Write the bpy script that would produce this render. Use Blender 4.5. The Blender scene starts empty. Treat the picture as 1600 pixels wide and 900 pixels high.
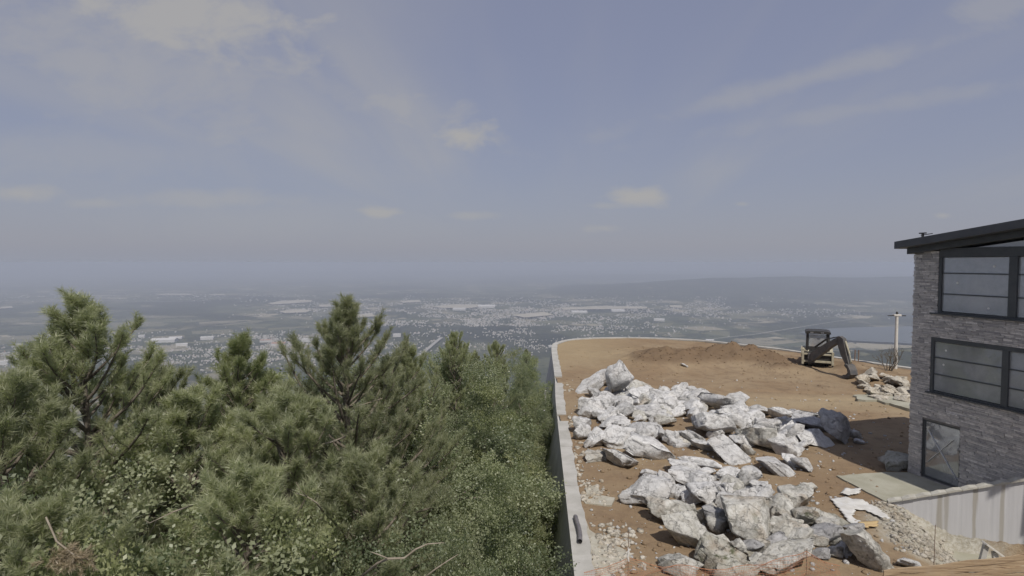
import bpy, bmesh, math, random
import numpy as np
from mathutils import Vector, Matrix, Euler

R = math.radians
SC = bpy.context.scene
COL = SC.collection

# ------------------------------------------------------------------ camera
CAM_Z = 9.2
FOC = 900.0                                   # focal length in photo pixels (1600 wide)
PITCH = math.atan(40 / FOC)                   # looking slightly down
cam_data = bpy.data.cameras.new('camera')
cam = bpy.data.objects.new('camera', cam_data)
COL.objects.link(cam)
cam.location = (0, 0, CAM_Z)
cam.rotation_euler = (R(90) - PITCH, 0, 0)
cam_data.sensor_width = 36.0
cam_data.lens = 36.0 * FOC / 1600.0
cam_data.clip_start = 0.1
cam_data.clip_end = 200000.0
SC.camera = cam

# ------------------------------------------------------------------ light, exposure
LIGHT_AZ = (-0.32, 0.947)                     # horizontal travel direction of sunlight
SUN_EL = R(55)
SUN_AZ = math.atan2(-LIGHT_AZ[0], -LIGHT_AZ[1])     # clockwise from +Y
sun_data = bpy.data.lights.new('sun', 'SUN')
sun_data.energy = 3.5
sun_data.angle = R(0.6)
sun_data.color = (1.0, 0.94, 0.86)
sun = bpy.data.objects.new('sun', sun_data)
COL.objects.link(sun)
ld = Vector((LIGHT_AZ[0] * math.cos(SUN_EL), LIGHT_AZ[1] * math.cos(SUN_EL), -math.sin(SUN_EL)))
sun.rotation_euler = ld.to_track_quat('-Z', 'Y').to_euler()
sun.location = (20, -40, 60)

vs = SC.view_settings
vs.view_transform = 'Standard'
vs.look = 'None'
vs.exposure = 0.08
vs.gamma = 1.0
vs.use_curve_mapping = False
SC.display_settings.display_device = 'sRGB'
cy = SC.cycles
cy.use_denoising = True
try:
    cy.denoiser = 'OPENIMAGEDENOISE'
except Exception:
    pass
cy.max_bounces = 10
cy.diffuse_bounces = 7
cy.glossy_bounces = 3
cy.transmission_bounces = 4
cy.transparent_max_bounces = 12
cy.volume_bounces = 1
cy.sample_clamp_indirect = 6.0
cy.use_adaptive_sampling = True
cy.adaptive_threshold = 0.02


# ------------------------------------------------------------------ world: Nishita sky with thin cirrus and small clouds
class NT:
    """tiny node helper"""
    def __init__(self, tree):
        self.t = tree
    def n(self, typ, **kw):
        nd = self.t.nodes.new(typ)
        for k, v in kw.items():
            setattr(nd, k, v)
        return nd
    def l(self, a, b):
        self.t.links.new(a, b)
    def val(self, sock, v):
        if hasattr(v, 'is_linked') or hasattr(v, 'links'):
            self.l(v, sock)
        else:
            sock.default_value = v
    def math(self, op, a, b=None, clamp=False):
        nd = self.n('ShaderNodeMath', operation=op)
        nd.use_clamp = clamp
        self.val(nd.inputs[0], a)
        if b is not None:
            self.val(nd.inputs[1], b)
        return nd.outputs[0]
    def mixc(self, fac, a, b, blend='MIX'):
        nd = self.n('ShaderNodeMixRGB', blend_type=blend)
        self.val(nd.inputs[0], fac)
        for s, v in ((nd.inputs[1], a), (nd.inputs[2], b)):
            if isinstance(v, (tuple, list)) and len(v) == 3:
                v = (*v, 1)
            self.val(s, v)
        return nd.outputs[0]
    def smooth(self, x, lo, hi):
        nd = self.n('ShaderNodeMapRange', interpolation_type='SMOOTHSTEP')
        self.val(nd.inputs[0], x)
        nd.inputs[1].default_value = lo
        nd.inputs[2].default_value = hi
        return nd.outputs[0]
    def noise(self, vec, scale, detail=4, rough=0.55, dist=0.0):
        nd = self.n('ShaderNodeTexNoise')
        if vec is not None:
            self.l(vec, nd.inputs['Vector'])
        nd.inputs['Scale'].default_value = scale
        nd.inputs['Detail'].default_value = detail
        nd.inputs['Roughness'].default_value = rough
        nd.inputs['Distortion'].default_value = dist
        return nd.outputs[0]
    def comb(self, x, y, z):
        nd = self.n('ShaderNodeCombineXYZ')
        for s, v in zip(nd.inputs, (x, y, z)):
            self.val(s, v)
        return nd.outputs[0]
    def ramp(self, fac, stops):
        nd = self.n('ShaderNodeValToRGB')
        el = nd.color_ramp.elements
        while len(el) < len(stops):
            el.new(0.5)
        for e, (p, c) in zip(el, stops):
            e.position = p
            e.color = (*c, 1) if len(c) == 3 else c
        self.l(fac, nd.inputs[0])
        return nd.outputs[0]


world = bpy.data.worlds.new('World')
SC.world = world
world.use_nodes = True
wt = world.node_tree
wt.nodes.clear()
W = NT(wt)
w_out = W.n('ShaderNodeOutputWorld')
w_bg = W.n('ShaderNodeBackground')
w_bg.inputs['Strength'].default_value = 0.077
W.l(w_bg.outputs[0], w_out.inputs[0])
sky = W.n('ShaderNodeTexSky', sky_type='NISHITA')
sky.sun_disc = False
sky.sun_elevation = SUN_EL
sky.sun_rotation = SUN_AZ
sky.altitude = 700
sky.air_density = 1.0
sky.dust_density = 2.0
sky.ozone_density = 1.5
tc = W.n('ShaderNodeTexCoord')
sep = W.n('ShaderNodeSeparateXYZ')
W.l(tc.outputs['Generated'], sep.inputs[0])
dx, dy, dz = sep.outputs
zc = W.math('MAXIMUM', dz, 0.0)
# cirrus layer: project the direction on a high flat layer, streaks running along +Y
den = W.math('ADD', zc, 0.10)
lx = W.math('DIVIDE', dx, den)
ly = W.math('DIVIDE', dy, den)
cir = W.noise(W.comb(W.math('ADD', W.math('MULTIPLY', lx, 1.0), W.math('MULTIPLY', ly, -0.10)), W.math('MULTIPLY', ly, 0.16), 0.0), 1.15, 6, 0.5, 0.35)
cir2 = W.noise(W.comb(lx, W.math('MULTIPLY', ly, 0.45), 3.7), 0.62, 5, 0.5, 0.2)
cover = W.math('MULTIPLY', W.smooth(cir, 0.40, 0.72), W.math('ADD', 0.25, W.math('MULTIPLY', W.smooth(cir2, 0.36, 0.66), 0.75)))
cover = W.math('MULTIPLY', W.math('MULTIPLY', cover, 0.75), W.smooth(zc, 0.02, 0.22))
# bluer clear patch and small clouds, by bearing (x/y) and slope (z/y)
fy = W.math('MAXIMUM', dy, 0.05)
bu = W.math('DIVIDE', dx, fy)
bv = W.math('DIVIDE', dz, fy)
front = W.smooth(dy, 0.05, 0.3)
pn = W.noise(W.comb(bu, W.math('MULTIPLY', bv, 1.7), 0.0), 9.0, 6, 0.6, 0.3)
def cloud(px, py, sx, sy, amp, rag=1.0, skew=0.0):
    u0, v0 = (px - 800) / FOC, (410 - py) / FOC
    a = W.math('DIVIDE', W.math('SUBTRACT', bu, u0), sx / FOC)
    b0 = W.math('SUBTRACT', W.math('SUBTRACT', bv, v0), W.math('MULTIPLY', W.math('SUBTRACT', bu, u0), skew))
    b = W.math('DIVIDE', b0, sy / FOC)
    d = W.math('ADD', W.math('MULTIPLY', a, a), W.math('MULTIPLY', b, b))
    d = W.math('SQRT', d)
    e = W.math('ADD', W.math('SUBTRACT', 1.0, d), W.math('MULTIPLY', W.math('SUBTRACT', pn, 0.5), 2.4 * rag))
    return W.math('MULTIPLY', W.math('MULTIPLY', W.smooth(e, 0.0, 1.0), amp), front)
total = cover
for c in [(310, 35, 320, 125, .85, .9, -.2), (200, 95, 560, 160, .55, .7, -.2), (430, 100, 130, 38, .6, 1.0, -.15), (140, 240, 560, 70, .28, .6, 0), (560, 160, 300, 60, .36, .8, -.35),
          (630, 165, 130, 44, .6, 1.1, -.1), (728, 213, 74, 32, .9, 1.1, 0), (992, 307, 72, 20, .85, 1.1, 0), (940, 322, 60, 10, .4, .9, 0), (944, 357, 46, 10, .5, 1.0, 0), (590, 333, 58, 12, .75, 1.1, 0),
          (340, 312, 220, 24, .42, .8, 0), (30, 302, 90, 20, .65, 1.0, 0), (150, 318, 60, 12, .4, 1.0, 0), (735, 337, 70, 11, .45, 1.0, 0), (1470, 337, 20, 7, .5, .8, 0), (1158, 319, 16, 5, .4, .8, 0),
          (450, 340, 420, 50, .18, .5, 0), (1280, 120, 480, 28, .40, .6, .27), (1330, 175, 420, 26, .32, .6, .16), (1550, 15, 110, 46, .4, .9, .1)]:
    total = W.math('MAXIMUM', total, cloud(*c))
# horizon haze of the whole sky dome
hz = W.math('POWER', W.math('SUBTRACT', 1.0, W.math('MINIMUM', zc, 1.0)), 7.0)
SKY_GAIN = 1.0
skyc = W.mixc(0.55, W.mixc(1.0, sky.outputs[0], (0.75, 0.75, 0.75), 'MULTIPLY'), (4.2, 4.4, 6.1))     # thin veil over the blue
base = W.mixc(W.math('MULTIPLY', hz, 0.9), skyc, (3.85, 3.92, 4.45))
base = W.mixc(W.smooth(zc, 0.035, 0.0), base, (3.66, 3.86, 4.58))
fin = W.mixc(total, base, (4.95, 4.85, 4.75))
W.l(fin, w_bg.inputs['Color'])

# ------------------------------------------------------------------ helpers
cP, sP = math.cos(PITCH), math.sin(PITCH)
def pray(px, py):
    a, b = (px - 800) / FOC, (450 - py) / FOC
    return a, cP + b * sP, -sP + b * cP
def G(px, py, z=0.0):
    """place on a level plane seen at photo pixel"""
    d = pray(px, py); t = (z - CAM_Z) / d[2]
    return Vector((d[0] * t, d[1] * t, z))
def Q(px, py, Y):
    d = pray(px, py); t = Y / d[1]
    return Vector((d[0] * t, Y, CAM_Z + d[2] * t))

_rs = np.random.RandomState(7)
_NT = _rs.rand(256, 256)
def vnoise(x, y):
    x = np.asarray(x, float); y = np.asarray(y, float)
    xi = np.floor(x).astype(int); yi = np.floor(y).astype(int)
    fx = x - xi; fy_ = y - yi
    fx = fx * fx * (3 - 2 * fx); fy_ = fy_ * fy_ * (3 - 2 * fy_)
    a = _NT[xi & 255, yi & 255]; b = _NT[(xi + 1) & 255, yi & 255]
    c = _NT[xi & 255, (yi + 1) & 255]; d = _NT[(xi + 1) & 255, (yi + 1) & 255]
    return (a * (1 - fx) + b * fx) * (1 - fy_) + (c * (1 - fx) + d * fx) * fy_
def fbm(x, y, o=4):
    s = 0; a = 0.5
    for i in range(o):
        s = s + a * (vnoise(x * 2 ** i + 17.3 * i, y * 2 ** i + 9.1 * i) - 0.5); a *= 0.5
    return s
def sstep(a, b, x):
    t = np.clip((np.asarray(x, float) - a) / (b - a), 0, 1)
    return t * t * (3 - 2 * t)

def mesh_np(name, verts, faces, k, mat=None, smooth=False, attr=None):
    """fast mesh from numpy arrays; faces (n,k)"""
    verts = np.asarray(verts, np.float32); faces = np.asarray(faces, np.int32)
    me = bpy.data.meshes.new(name)
    me.vertices.add(len(verts)); me.vertices.foreach_set('co', verts.ravel())
    me.loops.add(faces.size); me.loops.foreach_set('vertex_index', faces.ravel())
    me.polygons.add(len(faces))
    me.polygons.foreach_set('loop_start', np.arange(0, faces.size, k, dtype=np.int32))
    if smooth:
        me.polygons.foreach_set('use_smooth', np.ones(len(faces), bool))
    me.update(calc_edges=True)
    if attr is not None:
        at = me.attributes.new('rnd', 'FLOAT', 'POINT')
        at.data.foreach_set('value', np.asarray(attr, np.float32))
    if mat: me.materials.append(mat)
    return me

def link(name, me, parent=None):
    o = bpy.data.objects.new(name, me)
    COL.objects.link(o)
    if parent is not None: o.parent = parent
    return o
def empty(name, loc=(0, 0, 0), rz=0.0):
    o = bpy.data.objects.new(name, None)
    COL.objects.link(o); o.location = loc; o.rotation_euler = (0, 0, rz); o.empty_display_size = 0.3
    return o
def tag(o, label=None, cat=None, group=None, kind=None):
    if label: o['label'] = label
    if cat: o['category'] = cat
    if group: o['group'] = group
    if kind: o['kind'] = kind
    return o

class MB:
    """mesh builder: boxes, tubes, prisms in one mesh"""
    def __init__(self):
        self.v = []; self.f = []
    def add(self, vs_, fs):
        b = len(self.v); self.v += [tuple(p) for p in vs_]; self.f += [tuple(i + b for i in q) for q in fs]; return self
    def box(self, c, s, rot=None, taper=1.0):
        x, y, z = s[0] / 2, s[1] / 2, s[2] / 2
        p = [Vector((sx * x * (taper if sz > 0 else 1), sy * y * (taper if sz > 0 else 1), sz * z)) for sz in (-1, 1) for sx, sy in ((-1, -1), (1, -1), (1, 1), (-1, 1))]
        if rot is not None:
            m = Euler(rot).to_matrix(); p = [m @ q for q in p]
        c = Vector(c)
        return self.add([q + c for q in p], [(3, 2, 1, 0), (4, 5, 6, 7), (0, 1, 5, 4), (1, 2, 6, 5), (2, 3, 7, 6), (3, 0, 4, 7)])
    def bar(self, a, b, w, h, up=(0, 0, 1)):
        a, b = Vector(a), Vector(b); d = (b - a).normalized()
        s = d.cross(Vector(up))
        if s.length < 1e-4: s = d.cross(Vector((1, 0, 0)))
        s.normalize(); u = s.cross(d)
        p = [q + s * i * w / 2 + u * j * h / 2 for q in (a, b) for i, j in ((-1, -1), (1, -1), (1, 1), (-1, 1))]
        return self.add(p, [(3, 2, 1, 0), (4, 5, 6, 7), (0, 1, 5, 4), (1, 2, 6, 5), (2, 3, 7, 6), (3, 0, 4, 7)])
    def tube(self, pts, rad, n=8, cap=True):
        pts = [Vector(p) for p in pts]
        if not isinstance(rad, (list, tuple)): rad = [rad] * len(pts)
        rings = []; ref = Vector((0.13, 0.21, 1)).normalized()
        for i, p in enumerate(pts):
            d = (pts[min(i + 1, len(pts) - 1)] - pts[max(i - 1, 0)]).normalized()
            s = d.cross(ref)
            if s.length < .05: s = d.cross(Vector((1, 0, 0)))
            s.normalize(); u = s.cross(d).normalized()
            rings.append([p + (s * math.cos(2 * math.pi * k / n) + u * math.sin(2 * math.pi * k / n)) * rad[i] for k in range(n)])
        vs_ = [q for r in rings for q in r]; fs = []
        for i in range(len(pts) - 1):
            for k in range(n):
                fs.append((i * n + k, i * n + (k + 1) % n, (i + 1) * n + (k + 1) % n, (i + 1) * n + k))
        if cap:
            fs.append(tuple(range(n - 1, -1, -1))); fs.append(tuple((len(pts) - 1) * n + k for k in range(n)))
        return self.add(vs_, fs)
    def prism(self, poly, a, b, axes='xz'):
        """extrude a 2D polygon; axes xz: extruded along y from a to b; yz along x; xy along z"""
        n = len(poly)
        def mk(p, t):
            return {'xz': (p[0], t, p[1]), 'yz': (t, p[0], p[1]), 'xy': (p[0], p[1], t)}[axes]
        vs_ = [mk(p, a) for p in poly] + [mk(p, b) for p in poly]
        fs = [tuple(range(n - 1, -1, -1)), tuple(range(n, 2 * n))] + [(i, (i + 1) % n, n + (i + 1) % n, n + i) for i in range(n)]
        return self.add(vs_, fs)
    def mesh(self, name, mat, smooth=False):
        me = bpy.data.meshes.new(name)
        me.from_pydata(self.v, [], self.f); me.update()
        bm = bmesh.new(); bm.from_mesh(me); bmesh.ops.recalc_face_normals(bm, faces=bm.faces); bm.to_mesh(me); bm.free()
        if smooth:
            me.polygons.foreach_set('use_smooth', [True] * len(me.polygons))
        if mat: me.materials.append(mat)
        return me
    def build(self, name, mat, parent=None, bevel=0.0, smooth=False):
        o = link(name, self.mesh(name, mat, smooth), parent)
        if bevel:
            m = o.modifiers.new('bevel', 'BEVEL'); m.width = bevel; m.segments = 2; m.limit_method = 'ANGLE'
        return o

# ------------------------------------------------------------------ materials
def new_mat(name):
    m = bpy.data.materials.new(name); m.use_nodes = True
    t = m.node_tree; t.nodes.clear()
    n = NT(t)
    out = n.n('ShaderNodeOutputMaterial'); bs = n.n('ShaderNodeBsdfPrincipled')
    n.l(bs.outputs[0], out.inputs['Surface'])
    return m, n, bs, out
def bump(n, bs, h, strength, dist):
    b = n.n('ShaderNodeBump'); b.inputs['Strength'].default_value = strength; b.inputs['Distance'].default_value = dist
    n.l(h, b.inputs['Height']); n.l(b.outputs[0], bs.inputs['Normal'])
def pos(n, kind='geo'):
    if kind == 'geo':
        return n.n('ShaderNodeNewGeometry').outputs['Position']
    return n.n('ShaderNodeTexCoord').outputs['Object']

def simple(name, col, col2=None, scale=3.0, rough=0.7, metal=0.0, bstr=0.2, bdist=0.01, spec=0.3, coord='obj', bscale=None):
    m, n, bs, _ = new_mat(name)
    p = pos(n, coord)
    c2 = col2 or tuple(x * 0.7 for x in col)
    nz = n.noise(p, scale, 6, 0.62, 0.2)
    n.l(n.mixc(n.smooth(nz, 0.32, 0.68), col, c2), bs.inputs['Base Color'])
    bs.inputs['Roughness'].default_value = rough; bs.inputs['Metallic'].default_value = metal
    bs.inputs['Specular IOR Level'].default_value = spec
    if bstr: bump(n, bs, n.noise(p, bscale or scale * 6, 5, 0.6), bstr, bdist)
    return m

M = {}
# ---- dirt
m, n, bs, _ = new_mat('dirt'); M['dirt'] = m
p = pos(n)
a = n.noise(p, 0.16, 5, 0.6, 0.4); b = n.noise(p, 1.3, 6, 0.65, 0.3); c = n.noise(p, 9.0, 5, 0.7)
col = n.mixc(n.smooth(a, 0.36, 0.62), (0.235, 0.168, 0.105), (0.284, 0.218, 0.142))
col = n.mixc(n.math('MULTIPLY', n.smooth(b, 0.45, 0.7), 0.55), col, (0.173, 0.122, 0.083))
col = n.mixc(n.math('MULTIPLY', n.smooth(c, 0.55, 0.78), 0.5), col, (0.345, 0.296, 0.225))
sx = n.n('ShaderNodeSeparateXYZ'); n.l(p, sx.inputs[0])
wet = n.noise(p, 0.45, 5, .65, .8)
col = n.mixc(n.math('MULTIPLY', n.smooth(wet, .54, .66), .45), col, (0.165, 0.120, 0.081))
# paler sand towards the far left corner of the plot, a dusty vehicle track across the middle
sand = n.math('MULTIPLY', n.smooth(sx.outputs[1], 44, 58), n.smooth(n.math('ADD', sx.outputs[0], n.math('MULTIPLY', a, 6.0)), 20, 9))
col = n.mixc(n.math('MULTIPLY', sand, 0.6), col, (0.345, 0.275, 0.170))
trk = n.math('MULTIPLY', n.smooth(n.math('ABSOLUTE', n.math('SUBTRACT', n.math('ADD', sx.outputs[1], n.math('MULTIPLY', a, 5.0)), 40.0)), 3.4, 0.6), n.smooth(sx.outputs[0], 8, 14))
col = n.mixc(n.math('MULTIPLY', trk, 0.5), col, (0.354, 0.288, 0.188))
pd = n.n('ShaderNodeVectorMath', operation='DISTANCE'); n.l(n.comb(sx.outputs[0], sx.outputs[1], 0.0), pd.inputs[0]); pd.inputs[1].default_value = (15.2, 19.2, 0)
col = n.mixc(n.math('MULTIPLY', n.smooth(n.math('ADD', pd.outputs['Value'], n.math('MULTIPLY', b, 2.2)), 4.3, 3.0), .85), col, n.mixc(n.smooth(c, .4, .62), (0.345, 0.331, 0.275), (0.477, 0.471, 0.421)))
col = n.mixc(n.math('MULTIPLY', n.smooth(sx.outputs[2], .26, .7), .8), col, (0.152, 0.105, 0.067))      # fresh darker spoil of the mounds
n.l(col, bs.inputs['Base Color']); bs.inputs['Roughness'].default_value = 0.95; bs.inputs['Specular IOR Level'].default_value = 0.1
bump(n, bs, n.math('ADD', n.noise(p, 3.0, 7, 0.7, 0.3), n.math('MULTIPLY', n.noise(p, 16.0, 5, 0.7), 0.35)), 0.75, 0.10)

# ---- limestone
def rock_mat(name, light, mid, dark, tan, tan_amt, moss_amt):
    m, n, bs, _ = new_mat(name); p = pos(n)
    oi = n.n('ShaderNodeObjectInfo').outputs['Random']
    warped = n.n('ShaderNodeVectorMath', operation='ADD'); n.l(p, warped.inputs[0]); n.l(n.comb(n.math('MULTIPLY', oi, 90.0), 0.0, n.math('MULTIPLY', oi, 31.0)), warped.inputs[1]); q = warped.outputs[0]
    a = n.noise(q, 0.9, 5, 0.6, 0.6); b = n.noise(q, 3.4, 7, 0.68, 0.5); c = n.noise(q, 12.0, 5, 0.7, 0.2)
    col = n.mixc(n.smooth(b, 0.36, 0.62), mid, light)
    col = n.mixc(n.math('MULTIPLY', n.smooth(a, 0.48, 0.68), tan_amt), col, tan)
    col = n.mixc(n.math('MULTIPLY', n.smooth(c, 0.52, 0.70), 0.6), col, dark)
    ed = n.n('ShaderNodeTexVoronoi', feature='DISTANCE_TO_EDGE'); ed.inputs['Scale'].default_value = 1.7
    wv = n.n('ShaderNodeVectorMath', operation='ADD'); n.l(q, wv.inputs[0]); n.l(n.comb(n.math('MULTIPLY', b, 1.1), n.math('MULTIPLY', a, 1.3), n.math('MULTIPLY', b, -0.8)), wv.inputs[1]); n.l(wv.outputs[0], ed.inputs['Vector'])
    crack = n.smooth(ed.outputs['Distance'], 0.035, 0.0)
    col = n.mixc(n.math('MULTIPLY', crack, n.math('MULTIPLY', n.smooth(a, 0.40, 0.6), 0.55)), col, dark)
    if moss_amt:
        d = n.noise(q, 1.6, 6, 0.7, 0.5)
        col = n.mixc(n.math('MULTIPLY', n.smooth(d, 0.54, 0.66), moss_amt), col, (0.075, 0.085, 0.04))
    tone = n.math('ADD', 0.86, n.math('MULTIPLY', oi, 0.24))
    col = n.mixc(1.0, col, n.comb(tone, tone, tone), 'MULTIPLY')
    n.l(col, bs.inputs['Base Color']); bs.inputs['Roughness'].default_value = 0.92; bs.inputs['Specular IOR Level'].default_value = 0.15
    h = n.math('ADD', n.math('MULTIPLY', n.noise(q, 5.0, 8, 0.72, 0.6), 1.0), n.math('MULTIPLY', crack, -0.25))
    bump(n, bs, h, 0.85, 0.14)
    return m
M['rock_white'] = rock_mat('limestone_white', (0.651, 0.650, 0.644), (0.528, 0.524, 0.515), (0.255, 0.251, 0.244), (0.440, 0.394, 0.331), 0.22, 0.0)
M['rock_tan'] = rock_mat('limestone_tan', (0.577, 0.570, 0.532), (0.449, 0.436, 0.392), (0.187, 0.173, 0.145), (0.356, 0.285, 0.211), 0.55, 0.35)
M['rock_moss'] = rock_mat('limestone_mossy', (0.475, 0.467, 0.422), (0.339, 0.333, 0.282), (0.085, 0.082, 0.062), (0.229, 0.164, 0.106), 0.6, 0.9)
M['rock_grey'] = rock_mat('limestone_grey', (0.492, 0.492, 0.493), (0.365, 0.363, 0.370), (0.161, 0.160, 0.158), (0.254, 0.216, 0.176), 0.2, 0.25)
M['rubble'] = rock_mat('rubble_cream', (0.544, 0.512, 0.448), (0.440, 0.400, 0.328), (0.192, 0.160, 0.120), (0.360, 0.280, 0.176), 0.5, 0.0)

M['concrete'] = simple('concrete_pale', (0.442, 0.433, 0.408), (0.340, 0.332, 0.306), 0.9, 0.9, bstr=.3, bdist=.01, coord='geo')
M['pad'] = simple('concrete_greenish', (0.357, 0.348, 0.285), (0.281, 0.272, 0.212), 0.8, 0.92, bstr=.3, bdist=.015, coord='geo')
M['cement'] = simple('cement_spill', (0.425, 0.408, 0.348), (0.323, 0.297, 0.238), 2.0, 0.95, bstr=.6, bdist=.04, coord='geo')
m, n, bs, _ = new_mat('wall_dark'); M['wall_dark'] = m
p = pos(n)
a = n.noise(p, 0.7, 6, 0.7); sz = n.n('ShaderNodeSeparateXYZ'); n.l(p, sz.inputs[0])
st = n.noise(n.comb(n.math('MULTIPLY', sz.outputs[0], 6.0), n.math('MULTIPLY', sz.outputs[1], 6.0), n.math('MULTIPLY', sz.outputs[2], 0.6)), 1.0, 6, 0.7)
n.l(n.mixc(n.smooth(n.math('ADD', n.math('MULTIPLY', a, .5), n.math('MULTIPLY', st, .5)), .36, .62), (0.36, 0.35, 0.335), (0.56, 0.55, 0.53)), bs.inputs['Base Color'])
bs.inputs['Roughness'].default_value = .95
bump(n, bs, n.noise(p, 7, 6, .7), .6, .05)

# ---- stained white wall panels
m, n, bs, _ = new_mat('panel_white'); M['panel'] = m
p = pos(n, 'obj'); s_ = n.n('ShaderNodeSeparateXYZ'); n.l(p, s_.inputs[0])
wob = n.noise(n.comb(n.math('MULTIPLY', s_.outputs[0], 5.0), 0.0, n.math('MULTIPLY', s_.outputs[2], 0.5)), 1.0, 4, .6)
xx = n.math('ADD', s_.outputs[0], n.math('MULTIPLY', n.math('SUBTRACT', wob, .5), .22))
stain = None
for x0, w0, amt in ((1.66, .15, .6), (1.86, .10, .5), (2.72, .08, .6), (3.52, .09, .55), (4.3, .15, .7), (5.1, .1, .7)):
    q = n.math('MULTIPLY', n.smooth(n.math('ABSOLUTE', n.math('SUBTRACT', xx, x0)), w0, w0 * .35), amt)
    stain = q if stain is None else n.math('MAXIMUM', stain, q)
drip = n.noise(n.comb(n.math('MULTIPLY', s_.outputs[0], 7.0), 0.0, n.math('MULTIPLY', s_.outputs[2], 0.4)), 1.0, 5, .6)
col = n.mixc(n.smooth(drip, .35, .7), (0.504, 0.504, 0.512), (0.462, 0.462, 0.470))
col = n.mixc(stain, col, (0.260, 0.231, 0.168))
n.l(col, bs.inputs['Base Color']); bs.inputs['Roughness'].default_value = .8
M['panel_cap'] = simple('panel_cap', (0.504, 0.491, 0.437), (0.403, 0.386, 0.336), 3, .9, coord='geo')

# ---- stone cladding, house parts
m, n, bs, _ = new_mat('ledger_stone'); M['stone'] = m
p = pos(n); oi = n.n('ShaderNodeObjectInfo').outputs['Random']
rnd = n.n('ShaderNodeAttribute'); rnd.attribute_name = 'rnd'
v = n.math('FRACT', n.math('ADD', oi, rnd.outputs['Fac']))
col = n.ramp(v, [(0.0, (0.36, 0.345, 0.34)), (0.45, (0.50, 0.48, 0.46)), (0.8, (0.60, 0.57, 0.54)), (1.0, (0.74, 0.71, 0.67))])
col = n.mixc(n.math('MULTIPLY', n.smooth(n.noise(p, 7, 6, .7), .4, .65), .5), col, (0.31, 0.30, 0.295))
n.l(col, bs.inputs['Base Color']); bs.inputs['Roughness'].default_value = .88; bs.inputs['Specular IOR Level'].default_value = .2
bump(n, bs, n.noise(p, 22, 6, .7), .7, .02)
M['stone_back'] = simple('stone_backing', (0.20, 0.195, 0.19), (0.15, 0.145, 0.14), 6, .95, coord='geo')
M['anthracite'] = simple('anthracite_metal', (0.075, 0.082, 0.085), (0.06, 0.066, 0.07), 2, .45, bstr=.05, bdist=.002, spec=.4)
M['roof'] = simple('roof_metal', (0.085, 0.09, 0.096), (0.07, 0.074, 0.08), 2, .5, bstr=.05, bdist=.002, spec=.4)
M['plaster'] = simple('plaster_light', (0.62, 0.62, 0.60), (0.54, 0.54, 0.52), 1.5, .9, bstr=.05)
M['screed'] = simple('interior_floor', (0.30, 0.30, 0.29), (0.24, 0.24, 0.23), 1.5, .8, bstr=.05)
M['cabinet'] = simple('cabinet_dark', (0.09, 0.085, 0.06), (0.06, 0.055, 0.04), 3, .7, bstr=.05)
M['white_tape'] = simple('white_tape', (0.72, 0.71, 0.68), (0.62, 0.61, 0.58), 8, .7, bstr=.05)
def glass_mat(name, film_refl):
  m, n, bs, out = new_mat(name)
  n.t.nodes.remove(bs)
  gl = n.n('ShaderNodeBsdfGlossy'); gl.inputs['Roughness'].default_value = 0.03; gl.inputs['Color'].default_value = (.86, .90, .93, 1)
  tr = n.n('ShaderNodeBsdfTransparent'); tr.inputs['Color'].default_value = (.80, .83, .83, 1)
  fr = n.n('ShaderNodeFresnel'); fr.inputs['IOR'].default_value = 1.6
  mx = n.n('ShaderNodeMixShader'); n.l(n.math('MINIMUM', n.math('ADD', fr.outputs[0], .20), 1.0), mx.inputs[0]); n.l(tr.outputs[0], mx.inputs[1]); n.l(gl.outputs[0], mx.inputs[2])
  df = n.n('ShaderNodeBsdfDiffuse'); df.inputs['Color'].default_value = (.66, .67, .68, 1)  # dusty layer whose pale diffuse also paints in the panes' whitish reflections
  m3 = n.n('ShaderNodeMixShader'); n.l(n.math('ADD', film_refl, n.math('MULTIPLY', n.smooth(n.noise(pos(n), .8, 4, .6), .35, .7), .16)), m3.inputs[0]); n.l(mx.outputs[0], m3.inputs[1]); n.l(df.outputs[0], m3.inputs[2])
  n.l(m3.outputs[0], out.inputs['Surface'])
  return m
M['glass'] = glass_mat('window_glass', .30)
M['glass_door'] = glass_mat('door_glass', .2)

# ---- machine
M['paint_cream'] = simple('faded_cream_paint', (0.44, 0.415, 0.32), (0.29, 0.26, 0.185), 3, .55, bstr=.1, bdist=.004)
M['steel_grey'] = simple('dusty_grey_steel', (0.075, 0.075, 0.077), (0.12, 0.11, 0.10), 3, .6, bstr=.15, bdist=.005)
M['steel_dark'] = simple('dark_steel', (0.028, 0.028, 0.029), (0.05, 0.047, 0.043), 4, .55, bstr=.1, bdist=.004)
M['rubber'] = simple('tyre_rubber', (0.03, 0.029, 0.028), (0.07, 0.06, 0.05), 5, .85, bstr=.3, bdist=.01)
M['chrome'] = simple('cylinder_rod', (0.5, 0.5, 0.5), (0.4, 0.4, 0.4), 5, .3, metal=.9, bstr=0)
M['pipe'] = simple('grey_plastic_pipe', (0.12, 0.115, 0.125), (0.17, 0.16, 0.16), 8, .5, bstr=.1, bdist=.004)
M['pipe_shade'] = simple('pipe_mouth_shade', (0.015, 0.015, 0.015), None, 8, .9, bstr=0)
M['orange'] = simple('orange_net', (0.50, 0.22, 0.12), (0.42, 0.22, 0.14), 6, .6, bstr=0)
m, n, bs, _ = new_mat('raw_timber'); M['wood'] = m
p = pos(n, 'obj'); s_ = n.n('ShaderNodeSeparateXYZ'); n.l(p, s_.inputs[0])
g_ = n.noise(n.comb(n.math('MULTIPLY', s_.outputs[0], 1.2), 0.0, n.math('MULTIPLY', s_.outputs[2], 26.0)), 1.0, 6, .65, .8)
col = n.mixc(n.smooth(g_, .38, .62), (0.27, 0.19, 0.115), (0.40, 0.305, 0.195))
col = n.mixc(n.smooth(g_, .40, .34), col, (0.10, 0.065, 0.04))
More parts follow.
